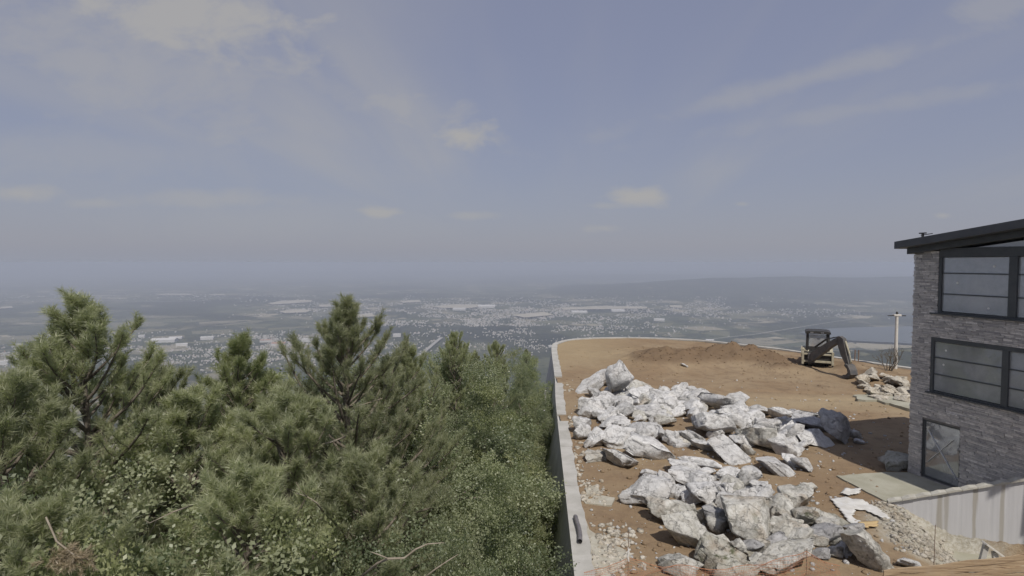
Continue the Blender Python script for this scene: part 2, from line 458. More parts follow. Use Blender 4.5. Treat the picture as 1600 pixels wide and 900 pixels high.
n.l(n.mixc(n.math('MULTIPLY', n.smooth(n.noise(p, 2.2, 5, .6), .5, .7), .5), col, (0.33, 0.27, 0.20)), bs.inputs['Base Color']); bs.inputs['Roughness'].default_value = .9
bump(n, bs, g_, .6, .02)
M['rust'] = simple('rusty_rod', (0.16, 0.10, 0.07), (0.22, 0.16, 0.12), 9, .85, bstr=.1)
M['sheet'] = simple('white_geotextile', (0.60, 0.60, 0.59), (0.50, 0.49, 0.46), 3, .85, bstr=.4, bdist=.03, coord='geo')
M['tan_strip'] = simple('tan_strip', (0.50, 0.38, 0.20), (0.42, 0.30, 0.16), 5, .85, bstr=.2)
M['pole'] = simple('pole_concrete', (0.62, 0.60, 0.55), (0.50, 0.48, 0.44), 3, .85, bstr=.15)

# ---- bark and foliage
m, n, bs, _ = new_mat('bark'); M['bark'] = m
p = pos(n, 'obj'); s_ = n.n('ShaderNodeSeparateXYZ'); n.l(p, s_.inputs[0])
g_ = n.noise(n.comb(n.math('MULTIPLY', s_.outputs[0], 9), n.math('MULTIPLY', s_.outputs[1], 9), n.math('MULTIPLY', s_.outputs[2], 2)), 1.5, 6, .7)
n.l(n.mixc(n.smooth(g_, .35, .65), (0.085, 0.068, 0.052), (0.22, 0.19, 0.155)), bs.inputs['Base Color']); bs.inputs['Roughness'].default_value = .95
bump(n, bs, g_, .8, .03)
M['dead_wood'] = simple('dead_wood', (0.33, 0.29, 0.23), (0.22, 0.185, 0.14), 6, .9, bstr=.3, bdist=.01)

def leaf_mat(name, c1, c2, c3, transl, patch=0.45):
    m, n, bs, out = new_mat(name)
    at = n.n('ShaderNodeAttribute'); at.attribute_name = 'rnd'
    oi = n.n('ShaderNodeObjectInfo').outputs['Random']
    col = n.ramp(at.outputs['Fac'], [(0.0, c1), (0.5, c2), (1.0, c3)])
    big = n.noise(pos(n), 0.9, 4, .6)
    col = n.mixc(n.math('MULTIPLY', n.smooth(big, .42, .66), patch), col, c3)
    t = n.math('ADD', .82, n.math('MULTIPLY', oi, .34))
    col = n.mixc(1.0, col, n.comb(t, t, n.math('MULTIPLY', t, .97)), 'MULTIPLY')
    n.t.nodes.remove(bs)
    d = n.n('ShaderNodeBsdfDiffuse'); tl = n.n('ShaderNodeBsdfTranslucent'); g = n.n('ShaderNodeBsdfGlossy'); g.inputs['Roughness'].default_value = .5
    g.inputs['Color'].default_value = (.9, .9, .9, 1)
    n.l(col, d.inputs['Color']); n.l(n.mixc(1.0, col, (1.0, 1.12, .7), 'MULTIPLY'), tl.inputs['Color'])
    m1 = n.n('ShaderNodeMixShader'); m1.inputs[0].default_value = transl; n.l(d.outputs[0], m1.inputs[1]); n.l(tl.outputs[0], m1.inputs[2])
    m2 = n.n('ShaderNodeMixShader'); m2.inputs[0].default_value = .045; n.l(m1.outputs[0], m2.inputs[1]); n.l(g.outputs[0], m2.inputs[2])
    n.l(m2.outputs[0], out.inputs['Surface'])
    return m
M['needle'] = leaf_mat('pine_needles', (0.23, 0.25, 0.16), (0.36, 0.375, 0.24), (0.47, 0.475, 0.32), .54, .6)
M['needle_light'] = leaf_mat('light_needles', (0.22, 0.26, 0.125), (0.32, 0.355, 0.175), (0.40, 0.42, 0.23), .48)
M['leaf'] = leaf_mat('oak_leaves', (0.14, 0.175, 0.10), (0.27, 0.305, 0.18), (0.41, 0.43, 0.275), .52, .45)
M['leaf_yellow'] = leaf_mat('pale_leaves', (0.14, 0.17, 0.08), (0.255, 0.28, 0.14), (0.36, 0.37, 0.20), .46)
M['leaf_grey'] = leaf_mat('grey_leaves', (0.13, 0.16, 0.09), (0.23, 0.255, 0.15), (0.28, 0.30, 0.185), .40, .3)
M['twig'] = simple('grey_twigs', (0.17, 0.15, 0.12), (0.11, 0.095, 0.075), 5, .9, bstr=0)
M['brown_leaf'] = leaf_mat('withered_leaves', (0.24, 0.19, 0.125), (0.33, 0.265, 0.18), (0.40, 0.33, 0.24), .3)

# ---- valley floor
m, n, bs, _ = new_mat('valley_land'); M['land'] = m
p = pos(n)
mp = n.n('ShaderNodeMapping'); mp.inputs['Rotation'].default_value = (0, 0, .5); n.l(p, mp.inputs[0]); q = mp.outputs[0]
vo = n.n('ShaderNodeTexVoronoi'); vo.inputs['Scale'].default_value = 1 / 330; n.l(q, vo.inputs['Vector'])
vr = n.n('ShaderNodeSeparateColor'); n.l(vo.outputs['Color'], vr.inputs[0])
big = n.noise(p, 1 / 2600, 5, .6, .3); mid = n.noise(p, 1 / 520, 5, .65)
field = n.ramp(vr.outputs[0], [(0.0, (0.043, 0.051, 0.032)), (0.45, (0.085, 0.093, 0.056)), (0.72, (0.145, 0.140, 0.089)), (0.9, (0.187, 0.170, 0.119)), (1.0, (0.357, 0.323, 0.246))])
ff_ = n.noise(p, 1 / 50, 6, .7)
forest = n.mixc(n.smooth(n.math('ADD', n.math('MULTIPLY', ff_, .6), n.math('MULTIPLY', mid, .4)), .42, .58), (0.010, 0.015, 0.012), (0.053, 0.058, 0.036))
fine = n.noise(p, 1 / 130, 5, .7)
wood = n.math('MAXIMUM', n.math('MAXIMUM', n.smooth(big, .50, .58), n.smooth(mid, .54, .59)), n.smooth(fine, .55, .60))
s_ = n.n('ShaderNodeSeparateXYZ'); n.l(p, s_.inputs[0])
wood = n.math('MAXIMUM', wood, n.math('MULTIPLY', n.smooth(s_.outputs[2], -585, -550), n.smooth(fine, .36, .46)))
col = n.mixc(wood, field, forest)
n.l(col, bs.inputs['Base Color']); bs.inputs['Roughness'].default_value = 1.0; bs.inputs['Specular IOR Level'].default_value = 0.0
M['road'] = simple('pale_road', (0.36, 0.35, 0.32), (0.30, 0.29, 0.27), .01, .95, bstr=0, coord='geo')
M['quarry'] = simple('bare_pale_earth', (0.46, 0.42, 0.34), (0.36, 0.33, 0.26), .006, .95, bstr=0, coord='geo')
m, n, bs, _ = new_mat('lake_water'); M['water'] = m
bs.inputs['Base Color'].default_value = (0.10, 0.115, 0.125, 1); bs.inputs['Roughness'].default_value = .6; bs.inputs['Specular IOR Level'].default_value = .25
bump(n, bs, n.noise(pos(n), .05, 3, .6), .15, 1.0)
m, n, bs, _ = new_mat('far_buildings'); M['town'] = m
at = n.n('ShaderNodeAttribute'); at.attribute_name = 'rnd'
n.l(n.ramp(at.outputs['Fac'], [(0.0, (0.26, 0.25, 0.23)), (0.35, (0.44, 0.42, 0.38)), (0.66, (0.44, 0.43, 0.41)), (0.75, (0.44, 0.33, 0.26)), (1.0, (0.30, 0.19, 0.14))]), bs.inputs['Base Color'])
bs.inputs['Roughness'].default_value = .9
M['far_white'] = simple('far_white_wall', (0.60, 0.59, 0.57), (0.52, 0.51, 0.49), .02, .85, bstr=0, coord='geo')
M['far_roof'] = simple('far_red_roof', (0.42, 0.24, 0.17), (0.36, 0.22, 0.17), .02, .9, bstr=0, coord='geo')

# ================================================================== TERRAIN
PLAIN = -600.0
EDGE = [(0.9, -14), (1.25, 0), (2.1, 16.5), (3.05, 35.7), (3.62, 44.6), (4.5, 61.0), (5.4, 65.0), (7.8, 68.0), (12.4, 69.2), (17.5, 68.6), (22.3, 66.4), (27.3, 61.0), (29.2, 58.0),
        (31.8, 53.1), (34.2, 49.3), (38, 43.5), (43, 36), (50, 26), (56, 10), (58, -14)]
def resample(pts, step):
    pts = [Vector((*p, 0)) for p in pts]; out = [pts[0].copy()]; acc = 0
    # catmull-rom then even spacing
    fine = []
    for i in range(len(pts) - 1):
        p0, p1, p2, p3 = pts[max(i - 1, 0)], pts[i], pts[i + 1], pts[min(i + 2, len(pts) - 1)]
        for k in range(24):
            t = k / 24
            fine.append(0.5 * ((2 * p1) + (p2 - p0) * t + (2 * p0 - 5 * p1 + 4 * p2 - p3) * t * t + (3 * p1 - p0 - 3 * p2 + p3) * t ** 3))
    fine.append(pts[-1])
    for a_, b_ in zip(fine, fine[1:]):
        L = (b_ - a_).length
        while acc + L >= step:
            t = (step - acc) / L; a_ = a_.lerp(b_, t); out.append(a_.copy()); L = (b_ - a_).length; acc = 0
        acc += L
    return out
PATH = resample(EDGE, 0.5)
PX = np.array([p.x for p in PATH]); PY = np.array([p.y for p in PATH])
def inside(x, y):
    x = np.asarray(x, float); y = np.asarray(y, float)
    res = np.zeros(x.shape, bool); n_ = len(PX); j = n_ - 1
    for i in range(n_):
        c_ = ((PY[i] > y) != (PY[j] > y))
        dy_ = PY[j] - PY[i]
        if abs(dy_) > 1e-9:
            c_ &= x < (PX[j] - PX[i]) * (y - PY[i]) / dy_ + PX[i]
        res ^= c_; j = i
    return res
def edge_dist(x, y):
    """distance outside the plot (0 inside)"""
    x = np.asarray(x, float).ravel(); y = np.asarray(y, float).ravel()
    d = np.full(x.shape, 1e18)
    for i in range(0, len(PX), 3):
        d = np.minimum(d, (x - PX[i]) ** 2 + (y - PY[i]) ** 2)
    d = np.sqrt(d); d[inside(x, y)] = 0
    return d
def land(x, y):
    """the mountainside, the plain and its hills"""
    sh = np.shape(x); x = np.asarray(x, float).ravel(); y = np.asarray(y, float).ravel()
    d = edge_dist(x, y); r = np.hypot(x, y)
    side = -5.2 - 0.36 * d - 0.10 * np.maximum(d - 40, 0) + np.minimum(d, 300) * 0.10 * fbm(x / 60 + 5, y / 60 + 5, 4)
    a_ = np.arctan2(x, np.maximum(y, 1.0))
    hills = 275 * sstep(-.02, .36, a_) * np.exp(-((y - 12500) / 2600.0) ** 2) * (0.9 + 0.75 * fbm(x / 2600, y / 2600, 5)) * (y > 0)
    hills += 120 * sstep(-.15, .2, a_) * np.exp(-((y - 23000) / 4000.0) ** 2) * (0.9 + 0.8 * fbm(x / 3000 + 9, y / 3000, 4)) * (y > 0)
    hills += 150 * np.exp(-((y - 33000) / 5000.0) ** 2) * (0.8 + 0.9 * fbm(x / 4000 + 9, y / 4000 + 4, 4)) * (y > 0)
    hills += 205 * np.exp(-((a_ - .62) / .17) ** 2) * np.exp(-((r - 3300) / 620.0) ** 2) * (0.95 + 0.9 * fbm(x / 500 + 3, y / 500, 5))
    hills += 130 * np.exp(-((a_ - .33) / .12) ** 2) * np.exp(-((r - 2600) / 520.0) ** 2) * (0.95 + 0.9 * fbm(x / 500 + 8, y / 500, 5))
    low = PLAIN + np.maximum(hills, 0) + 14 * (fbm(x / 900, y / 900, 3) + .3) * sstep(1500, 2500, r)
    k = 18.0
    z = np.maximum(side, low) + k * np.exp(-np.abs(side - low) / k) * .5 * (r > 300)
    return z.reshape(sh)

na, rr = 420, np.concatenate([[0.0], np.geomspace(6, 44000, 190)])
aa = np.linspace(0, 2 * math.pi, na, endpoint=False)
# finer in the direction of view
aa = aa - 0.55 * np.sin(aa)            # denser around angle 0 (= +Y)
TX = (np.sin(aa)[None, :] * rr[:, None]); TY = (np.cos(aa)[None, :] * rr[:, None])
TZ = land(TX, TY)
vv = np.stack([TX, TY, TZ], -1).reshape(-1, 3)
i0 = np.arange(len(rr) - 1)[:, None] * na; j0 = np.arange(na)[None, :]; j1 = (j0 + 1) % na
ff = np.stack([i0 + j0, i0 + na + j0, i0 + na + j1, i0 + j1], -1).reshape(-1, 4)[:, ::-1]
tag(link('terrain', mesh_np('terrain', vv, ff, 4, M['land'], True)), kind='structure')

def land1(x, y):
    return float(land(np.array([x]), np.array([y]))[0])

# lake
def ground_poly(name, pts_px, z, mat, kind='structure'):
    pts = [G(px, py, z) for px, py in pts_px]
    mb = MB(); mb.add(pts, [tuple(range(len(pts)))])
    o = mb.build(name, mat)
    me = o.data
    if me.polygons[0].normal.z < 0: me.flip_normals()
    return tag(o, kind=kind)
ground_poly('lake', [(1250, 519), (1268, 515.5), (1300, 513), (1335, 511.5), (1380, 510.5), (1440, 509.5), (1500, 507), (1600, 505), (1680, 506), (1650, 540), (1450, 538), (1330, 532), (1290, 526), (1262, 522)], PLAIN + 22, M['water'])
# roads across the plain
def far_road(pts_px, w):
    pts = [G(px, py, PLAIN + 20) for px, py in pts_px]
    v, f = [], []
    for i, p_ in enumerate(pts):
        d = (pts[min(i + 1, len(pts) - 1)] - pts[max(i - 1, 0)]).normalized(); s = Vector((-d.y, d.x, 0)) * w / 2
        v += [p_ - s, p_ + s]
        if i: f.append((2 * i - 2, 2 * i - 1, 2 * i + 1, 2 * i))
    mb = MB(); mb.add(v, f); return tag(mb.build('road', M['road']), kind='structure')
far_road([(1115, 529), (1180, 522), (1250, 511), (1300, 503), (1330, 499)], 13)
far_road([(655, 556), (668, 545), (682, 533), (690, 527)], 26)
far_road([(0, 470), (60, 469), (150, 469.5), (260, 471), (330, 470)], 60)
for k, poly in enumerate([[(418, 474), (440, 470), (470, 468.5), (488, 469), (486, 472), (455, 474), (425, 475.5)], [(436, 486), (470, 483), (484, 485), (478, 488), (445, 489)], [(498, 476), (516, 475.5), (518, 479), (500, 479.5)],
                          [(676, 479), (706, 475.5), (748, 475.5), (754, 479), (726, 482), (690, 481)], [(624, 470), (655, 468.5), (658, 472), (630, 473)], [(550, 492), (580, 489), (588, 494), (560, 496)],
                          [(876, 481), (930, 478), (1012, 479), (1010, 482), (930, 483), (880, 484)], [(800, 492), (850, 487), (865, 492), (820, 496)], [(1046, 477), (1066, 477), (1066, 481), (1048, 480)],
                          [(0, 479.5), (18, 478), (20, 481), (0, 482)], [(240, 459), (265, 458.5), (300, 459), (298, 461), (250, 461)], [(326, 460), (350, 459), (352, 461), (330, 461.5)]]):
    ground_poly('bare_field', poly, PLAIN + 21, M['quarry'])

# ================================================================== distant towns
rng = random.Random(11); nr = np.random.RandomState(5)
def town_boxes(n_, cx, cy_, sx_, sy_, size, hmax):
    """places of houses round a photo position, on the plain"""
    out = []
    for _ in range(int(n_ * 2.4)):
        px = rng.gauss(cx, sx_); py = rng.gauss(cy_, sy_)
        if py < 456 or py > 585: continue
        if float(fbm(np.array([px / 34]), np.array([py / 4.5]), 3)[0]) < rng.uniform(-.10, .10): continue
        p_ = G(px, py, PLAIN)
        s = size * .40 * rng.uniform(.4, 1.5)
        out.append((p_.x, p_.y, s * rng.uniform(.8, 2.2), s * rng.uniform(.7, 1.3), rng.uniform(.4, 1) * hmax, rng.uniform(0, 3.14)))
    return out
B = []
for a_ in [(420, 215, 545, 70, 13, 15, 12), (420, 320, 560, 90, 12, 13, 11), (320, 420, 532, 45, 8, 16, 13), (350, 470, 550, 60, 10, 14, 11), (200, 40, 555, 40, 14, 14, 11), (260, 820, 540, 70, 9, 14, 11), (200, 610, 545, 50, 10, 13, 11),
           (900, 690, 500, 90, 11, 20, 15), (800, 780, 505, 120, 8, 20, 15), (500, 860, 490, 90, 8, 24, 15), (400, 700, 480, 90, 5, 30, 15), (450, 930, 480, 90, 6, 30, 15), (380, 1080, 484, 90, 8, 26, 14), (220, 1000, 505, 90, 12, 18, 13),
           (200, 1130, 470, 60, 7, 26, 13), (220, 480, 480, 50, 6, 26, 13), (120, 300, 462, 120, 2, 36, 14), (110, 100, 466, 80, 3, 36, 14), (180, 620, 468, 200, 4, 32, 13), (200, 860, 517, 100, 6, 17, 12), (120, 1230, 488, 80, 5, 24, 12)]:
    B += town_boxes(*a_)
xs = np.array([b[0] for b in B]); ys = np.array([b[1] for b in B]); zs = land(xs, ys)
V, F, A_ = [], [], []
for (x, y, L, Wd, H, ang), z in zip(B, zs):
    if H <= 0 or z > PLAIN + 60 or math.hypot(x, y) < 3000: continue
    c_, s_ = math.cos(ang), math.sin(ang); b0 = len(V); t = rng.random()
    for hz_, k in ((-4, 1), (H * .68, 1)):
        for ux, uy in ((-1, -1), (1, -1), (1, 1), (-1, 1)):
            X, Y = ux * L / 2 * k, uy * Wd / 2 * k
            V.append((x + c_ * X - s_ * Y, y + s_ * X + c_ * Y, z + hz_)); A_.append(min(t, .7) * .9)
    for ux in (-.62, .62):
        V.append((x + c_ * ux * L / 2, y + s_ * ux * L / 2, z + H)); A_.append(t)
    q = [b0 + i for i in range(10)]
    F += [(q[0], q[1], q[5], q[4]), (q[1], q[2], q[6], q[5]), (q[2], q[3], q[7], q[6]), (q[3], q[0], q[4], q[7]), (q[4], q[5], q[9], q[8]), (q[6], q[7], q[8], q[9])]
    F += [(q[5], q[6], q[9], q[9]), (q[7], q[4], q[8], q[8])]
me = bpy.data.meshes.new('distant_town'); me.from_pydata(V, [], [tuple(dict.fromkeys(f)) for f in F]); me.materials.append(M['town'])
at_ = me.attributes.new('rnd', 'FLOAT', 'POINT'); at_.data.foreach_set('value', A_)
tag(link('distant_town', me), 'small pale houses of the towns spread over the hazy valley floor', 'town', kind='stuff')

# larger pale buildings that stand out one by one
def shed(px, py, wpx, hpx, label, red=False):
    p_ = G(px, py, PLAIN + 12); k = p_.y / FOC
    z = max(land1(p_.x, p_.y), PLAIN) - 3
    root = empty('warehouse', (p_.x, p_.y, z), -math.atan2(p_.x, p_.y) * .6 + rng.uniform(-.15, .15))
    L, H = wpx * k, max(10.0, hpx * k * .55) + 3; D = L * rng.uniform(.45, .7)
    MB().box((0, 0, H / 2), (L, D, H)).build('wall', M['far_white'], root)
    MB().prism([(-D / 2 - 1, H), (D / 2 + 1, H), (0, H + D * .12)], -L / 2 - 1, L / 2 + 1, 'yz').build('roof', M['far_roof'] if red else M['far_white'], root)
    return tag(root, label, 'building', 'larger pale buildings of the valley towns')
shed(257, 533, 34, 7, 'long white shed at left, right beside the tall left pine')
shed(275, 528, 18, 4, 'white shed just behind the long shed beside the left pine')
shed(222, 526, 9, 6, 'small white building touching the left pine crown')
shed(324, 529, 18, 7, 'two storey white hall halfway between left pine and pale green tree')
shed(284, 539, 16, 6, 'white block below the row of sheds right of the left pine')
shed(262, 578, 8, 6, 'white house low beside the left pine, above the shrubs')
shed(30, 539, 10, 5, 'white house at far left between pine and picture edge')
shed(5, 568, 12, 10, 'pale block at the left picture edge behind the pine')
shed(436, 538, 20, 7, 'white hall right of the pale green tree in the valley town', True)
shed(480, 532, 16, 7, 'white hall left of the centre pine in the valley town')
shed(415, 533, 16, 6, 'pale mosque hall beside its white minaret', True)
shed(346, 578, 10, 7, 'white house half hidden below the pale green tree')
shed(620, 525, 12, 8, 'pale building right of the centre pine near the slanting road')
shed(760, 480, 26, 5, 'broad white factory roof right of the pale quarry field')
shed(718, 484, 20, 5, 'white factory in front of the pale quarry field')
shed(1030, 500, 16, 5, 'white factory in the valley behind the far terrace edge')
shed(1109, 532, 12, 5, 'white hall beside the end of the valley road')
shed(905, 488, 24, 4, 'long pale factory among the valley town in the middle')
shed(965, 486, 20, 4, 'pale factory right of the long one in the valley middle')
shed(862, 541, 10, 5, 'white house just above the corner of the retaining wall')
def minaret(px, py, hpx, label):
    p_ = G(px, py, PLAIN + 12); k = p_.y / FOC; z = land1(p_.x, p_.y) - 2; H = hpx * k
    root = empty('minaret', (p_.x, p_.y, z))
    MB().tube([(0, 0, 0), (0, 0, H * .8)], [3.0, 2.4], 10).build('shaft', M['far_white'], root)
    MB().tube([(0, 0, H * .62), (0, 0, H * .66)], [3.2, 4.2], 10).build('balcony', M['far_white'], root)
    MB().tube([(0, 0, H * .8), (0, 0, H)], [2.6, .2], 10).build('spire', M['far_roof'], root)
    tag(root, label, 'minaret', 'minarets in the valley town')
minaret(424, 536, 12, 'slim white minaret between pale green tree and centre pine')
minaret(8, 562, 18, 'white minaret at the far left picture edge')

# ================================================================== TERRACE
WA = Vector((14.4, 21.7)); WB = Vector((17.95, 20.25)); WD = (WB - WA).normalized()    # white panel wall line
def pit(x, y):
    s = (x - WA.x) * WD.x + (y - WA.y) * WD.y
    nn = (x - WA.x) * WD.y - (y - WA.y) * WD.x          # camera side of the wall
    return s, nn
def tz(x, y):
    x = np.asarray(x, float); y = np.asarray(y, float)
    z = 0.10 * fbm(x / 2.2, y / 2.2, 5) + 0.35 * fbm(x / 14 + 3, y / 14, 3) * sstep(26, 34, y)
    for (px, py, h, a_, b_) in [(1035, 568, .85, 3.6, 3.0), (1165, 566, .95, 3.6, 2.6), (1110, 560, .5, 4.0, 3.0), (1225, 580, .5, 2.0, 2.0), (1000, 552, .35, 3, 4), (1350, 590, .45, 2.4, 3.4), (1310, 572, .35, 2.5, 3)]:
        g = G(px, py)
        z = z + 1.2 * h * np.exp(-((x - g.x) / a_) ** 2 - ((y - g.y) / b_) ** 2) * (1 + 1.2 * fbm(x / 1.2, y / 1.2, 4))
    # heaped soil under the boulders
    for (px, py, h, a_, b_) in [(985, 665, .30, 2.6, 4.0), (1130, 680, .35, 3.0, 3.0), (1160, 830, .25, 2.2, 1.6)]:
        g = G(px, py); z = z + h * np.exp(-((x - g.x) / a_) ** 2 - ((y - g.y) / b_) ** 2)
    # vehicle ruts
    z = z - 0.10 * np.exp(-((y - 39.5 - 1.2 * np.sin(x / 5)) / .28) ** 2) * sstep(9, 13, x) - 0.10 * np.exp(-((y - 41.4 - 1.2 * np.sin(x / 5)) / .28) ** 2) * sstep(9, 13, x)
    # soil spilled over the coping gaps
    for gy in (44.0, 33.2):
        gx = np.interp(gy, PY[:120], PX[:120]); z = z + .13 * np.exp(-((x - gx) / 1.0) ** 2 - ((y - gy) / .8) ** 2)
    # excavated corner in front of the white wall
    s, nn = pit(x, y)
    z = z - 1.55 * sstep(-.15, 2.4, s + .25 * fbm(x / .8, y / .8, 4)) * sstep(-.28, -.05, nn)
    for x0, sl_, y0, y1 in ((9.0, .18, 24, 62), (10.7, .18, 24, 62), (6.5, .05, 14, 60), (13.6, -.10, 28, 66), (15.2, -.10, 28, 66), (20.0, .12, 30, 60), (21.7, .12, 30, 60)):
        cx_ = x0 + sl_ * (y - 40) + .5 * np.sin(y / 6 + x0)
        z = z - .07 * np.exp(-((x - cx_) / .2) ** 2) * sstep(y0, y0 + 3, y) * sstep(y1, y1 - 3, y) * (.5 + .5 * np.sin(y * 9)) 
    # level under the house pad
    pad = sstep(.3, -.3, nn) * sstep(13.2, 14.2, x) * sstep(25.6, 24.8, y)
    return z * (1 - pad * .85)
def tz1(x, y):
    return float(tz(np.array([x]), np.array([y]))[0])
st_ = 0.22
gx, gy = np.arange(.6, 58, st_), np.arange(2, 70.2, st_)
X, Y = np.meshgrid(gx, gy)
Z = tz(X, Y); ok = inside(X, Y)
cell = ok[:-1, :-1] | ok[1:, :-1] | ok[:-1, 1:] | ok[1:, 1:]
near_ = (X[:-1, :-1] < 36) | (Y[:-1, :-1] > 20)
idx = np.arange(X.size).reshape(X.shape)
q = np.stack([idx[:-1, :-1], idx[:-1, 1:], idx[1:, 1:], idx[1:, :-1]], -1)[cell]
used = np.unique(q); remap = np.full(X.size, -1); remap[used] = np.arange(len(used))
tag(link('ground', mesh_np('ground', np.stack([X, Y, Z], -1).reshape(-1, 3)[used], remap[q], 4, M['dirt'], True)), kind='structure')

# retaining wall with coping
wall = empty('retaining_wall', (2.1, 16.5, 0))
tag(wall, 'long curved retaining wall with pale concrete coping round the dirt terrace', 'wall')
nor = []
for i in range(len(PATH)):
    d = (PATH[min(i + 1, len(PATH) - 1)] - PATH[max(i - 1, 0)]).normalized(); nor.append(Vector((d.y, -d.x, 0)))    # right of travel = inwards
off = wall.location
def strip(i0, i1, wl, wr, z0, z1, jit=0.0, rnd_=random.Random(3), batter=0.0):
    mb = MB(); v, f = [], []
    for k, i in enumerate(range(i0, i1 + 1)):
        j_ = rnd_.uniform(-jit, jit)
        a_, b_ = PATH[i] - nor[i] * wl, PATH[i] + nor[i] * (wr + j_)
        a0_ = a_ - nor[i] * batter
        v += [Vector((a0_.x, a0_.y, z0)) - off, Vector((b_.x, b_.y, z0)) - off, Vector((b_.x, b_.y, z1 + j_ * .2)) - off, Vector((a_.x, a_.y, z1)) - off]
        if k:
            o4 = 4 * k
            f += [(o4 - 4 + e, o4 - 4 + (e + 1) % 4, o4 + (e + 1) % 4, o4 + e) for e in range(4)]
    f += [(3, 2, 1, 0), tuple(len(v) - 4 + e for e in range(4))]
    return mb.add(v, f)
strip(0, len(PATH) - 1, .255, .22, -6.5, .02, batter=1.15).build('wall_body', M['wall_dark'], wall)
i = 0; seg_rng = random.Random(4)
while i < len(PATH) - 2:
    y_ = PATH[i].y
    n_ = seg_rng.choice([9, 10, 11, 12]); j = min(i + n_, len(PATH) - 1)
    left = PATH[i].x < 5
    if left:
        for gy0, gy1 in ((42.9, 45.2), (32.6, 33.9)):
            if y_ < gy1 and PATH[j].y > gy0:
                if y_ >= gy0 - .4: i = next(k for k in range(i, len(PATH)) if PATH[k].y >= gy1); j = min(i + n_, len(PATH) - 1)
                else: j = max(k for k in range(i, j + 1) if PATH[k].y <= gy0)
                break
    if j <= i: j = i + 1
    top = .17 + seg_rng.uniform(-.008, .008)
    o = strip(i, j, .285, .30, .024, top, .05 if PATH[i].y < 62 else .02, seg_rng).build('coping', M['concrete'], wall)
    # open a joint
    bmv = o.data.vertices
    d0 = (PATH[min(i + 1, len(PATH) - 1)] - PATH[i]).normalized() * .012
    for k in range(4): bmv[k].co += d0; bmv[len(bmv) - 1 - k].co -= d0
    i = j
# small concrete post rising at the foot of the wall
g = Q(853, 600, 42)
o = MB().box((0, 0, 0), (.13, .16, 3.0)).build('concrete_post', M['concrete'], None, .02)
o.location = (2.45, 42, -1.70)
tag(o, 'pale concrete post standing against the outside of the retaining wall', 'post')

# concrete pad by the house and leftovers of slabs
def slab(name, pts, z0, z1, mat, label=None, cat=None, kind='structure', jag=.06, seed=1):
    rg = random.Random(seed); P_ = []
    for a_, b_ in zip(pts, pts[1:] + pts[:1]):
        L = (Vector(b_) - Vector(a_)).length; k = max(1, int(L / .35))
        for t in range(k):
            q_ = Vector(a_).lerp(Vector(b_), t / k)
            P_.append((q_.x + rg.uniform(-jag, jag), q_.y + rg.uniform(-jag, jag)))
    o = MB().prism(P_, z0, z1, 'xy').build(name, mat)
    return tag(o, label, cat, kind=kind)
gp = lambda px, py: (G(px, py).x, G(px, py).y)
slab('concrete_pad', [gp(1306, 746), gp(1360, 741), (17.4, 24.75), (17.4 + .2677 * 5, 24.75 - .9635 * 5), (17.6, 20.9), (14.5, 21.9), gp(1385, 786), gp(1352, 770)], -.3, .07, M['pad'], seed=2)
slab('concrete_path', [gp(1338, 619), gp(1372, 617), gp(1432, 625), gp(1440, 645), gp(1400, 636), gp(1370, 628), gp(1338, 626)], -.3, .10, M['pad'], jag=.2, seed=3)
gpit = lambda px, py: (G(px, py, -1.5).x, G(px, py, -1.5).y)
slab('pit_floor', [gpit(1455, 880), gpit(1500, 861), gpit(1600, 857), gpit(1680, 857), gpit(1700, 930), gpit(1500, 925)], -2.0, -1.40, M['pad'], seed=5)

# ================================================================== HOUSE
HC = G(1421, 740); HW = Vector((.2677, -.9635, 0))
house = empty('stone_house', (HC.x, HC.y, 0), math.atan2(HW.y, HW.x))
tag(house, 'grey stone clad house with anthracite windows and rising dark roof', 'house')
# local: x along the visible wall from the far corner, +y inwards, z up
HL, HD = 11.0, 8.0
def top_at(u): return 9.62 + .127 * u
WIN = {'upper': (1.03, HL - 1.0, 7.12, 9.78), 'lower': (.80, HL - 1.0, 3.80, 6.10), 'door': (.52, 2.12, .10, 2.56)}
wb = MB(); T0, T1 = 0.0, .30
def wbox(u0, u1, z0, z1): wb.box(((u0 + u1) / 2, (T0 + T1) / 2, (z0 + z1) / 2), (u1 - u0, T1 - T0, z1 - z0))
wbox(0, .52, -2, 2.56); wbox(2.12, HL, -2, 2.56); wbox(.52, 2.12, -2, .10)
wbox(0, HL, 2.56, 3.80); wbox(0, .80, 3.80, 6.10); wbox(HL - 1, HL, 3.80, 6.10)
wbox(0, HL, 6.10, 7.12); wbox(HL - 1, HL, 7.12, 9.7); wbox(0, 1.03, 7.12, 9.62)
wb.box((.155, (T1 + HD) / 2, 3.8), (.31 - .004, HD - T1, 11.6))
for y_ in (.8, HD - .5): wb.box((HL - .155, y_, 4.0), (.30, 1.0, 12.0))  # unseen end and back walls left open so sunlight brightens the rooms
for z_ in (-.7, 3.2, 6.7, 9.7): wb.box((HL - .155, HD / 2, z_), (.294, HD - 1.6, 1.1))
for x_ in (.5, HL / 2, HL - .5): wb.box((x_, HD + .15, 3.9), (1.0, .3, 11.8))
for z_ in (-.7, 3.2, 6.7, 9.4): wb.box((HL / 2, HD + .15, z_), (HL - .2, .294, 1.1))
wb.build('wall', M['stone_back'], house)
fl = MB()
for z_, nm in ((.02, 'floor'), (3.05, 'floor'), (6.55, 'floor')):
    MB().box((HL / 2, HD / 2 + .16, z_), (HL - .7, HD - .4, .28)).build(nm, M['screed'], house)
MB().box((.36, HD / 2, 4.9), (.08, HD - 1.2, 9.4)).build('interior_wall', M['plaster'], house)
MB().box((HL / 2, HD / 2, 9.55), (HL - .7, HD - .8, .06)).build('ceiling', M['plaster'], house)
MB().box((3.0, 3.2, 7.7), (.08, 5.2, 2.0)).build('interior_wall', M['plaster'], house)
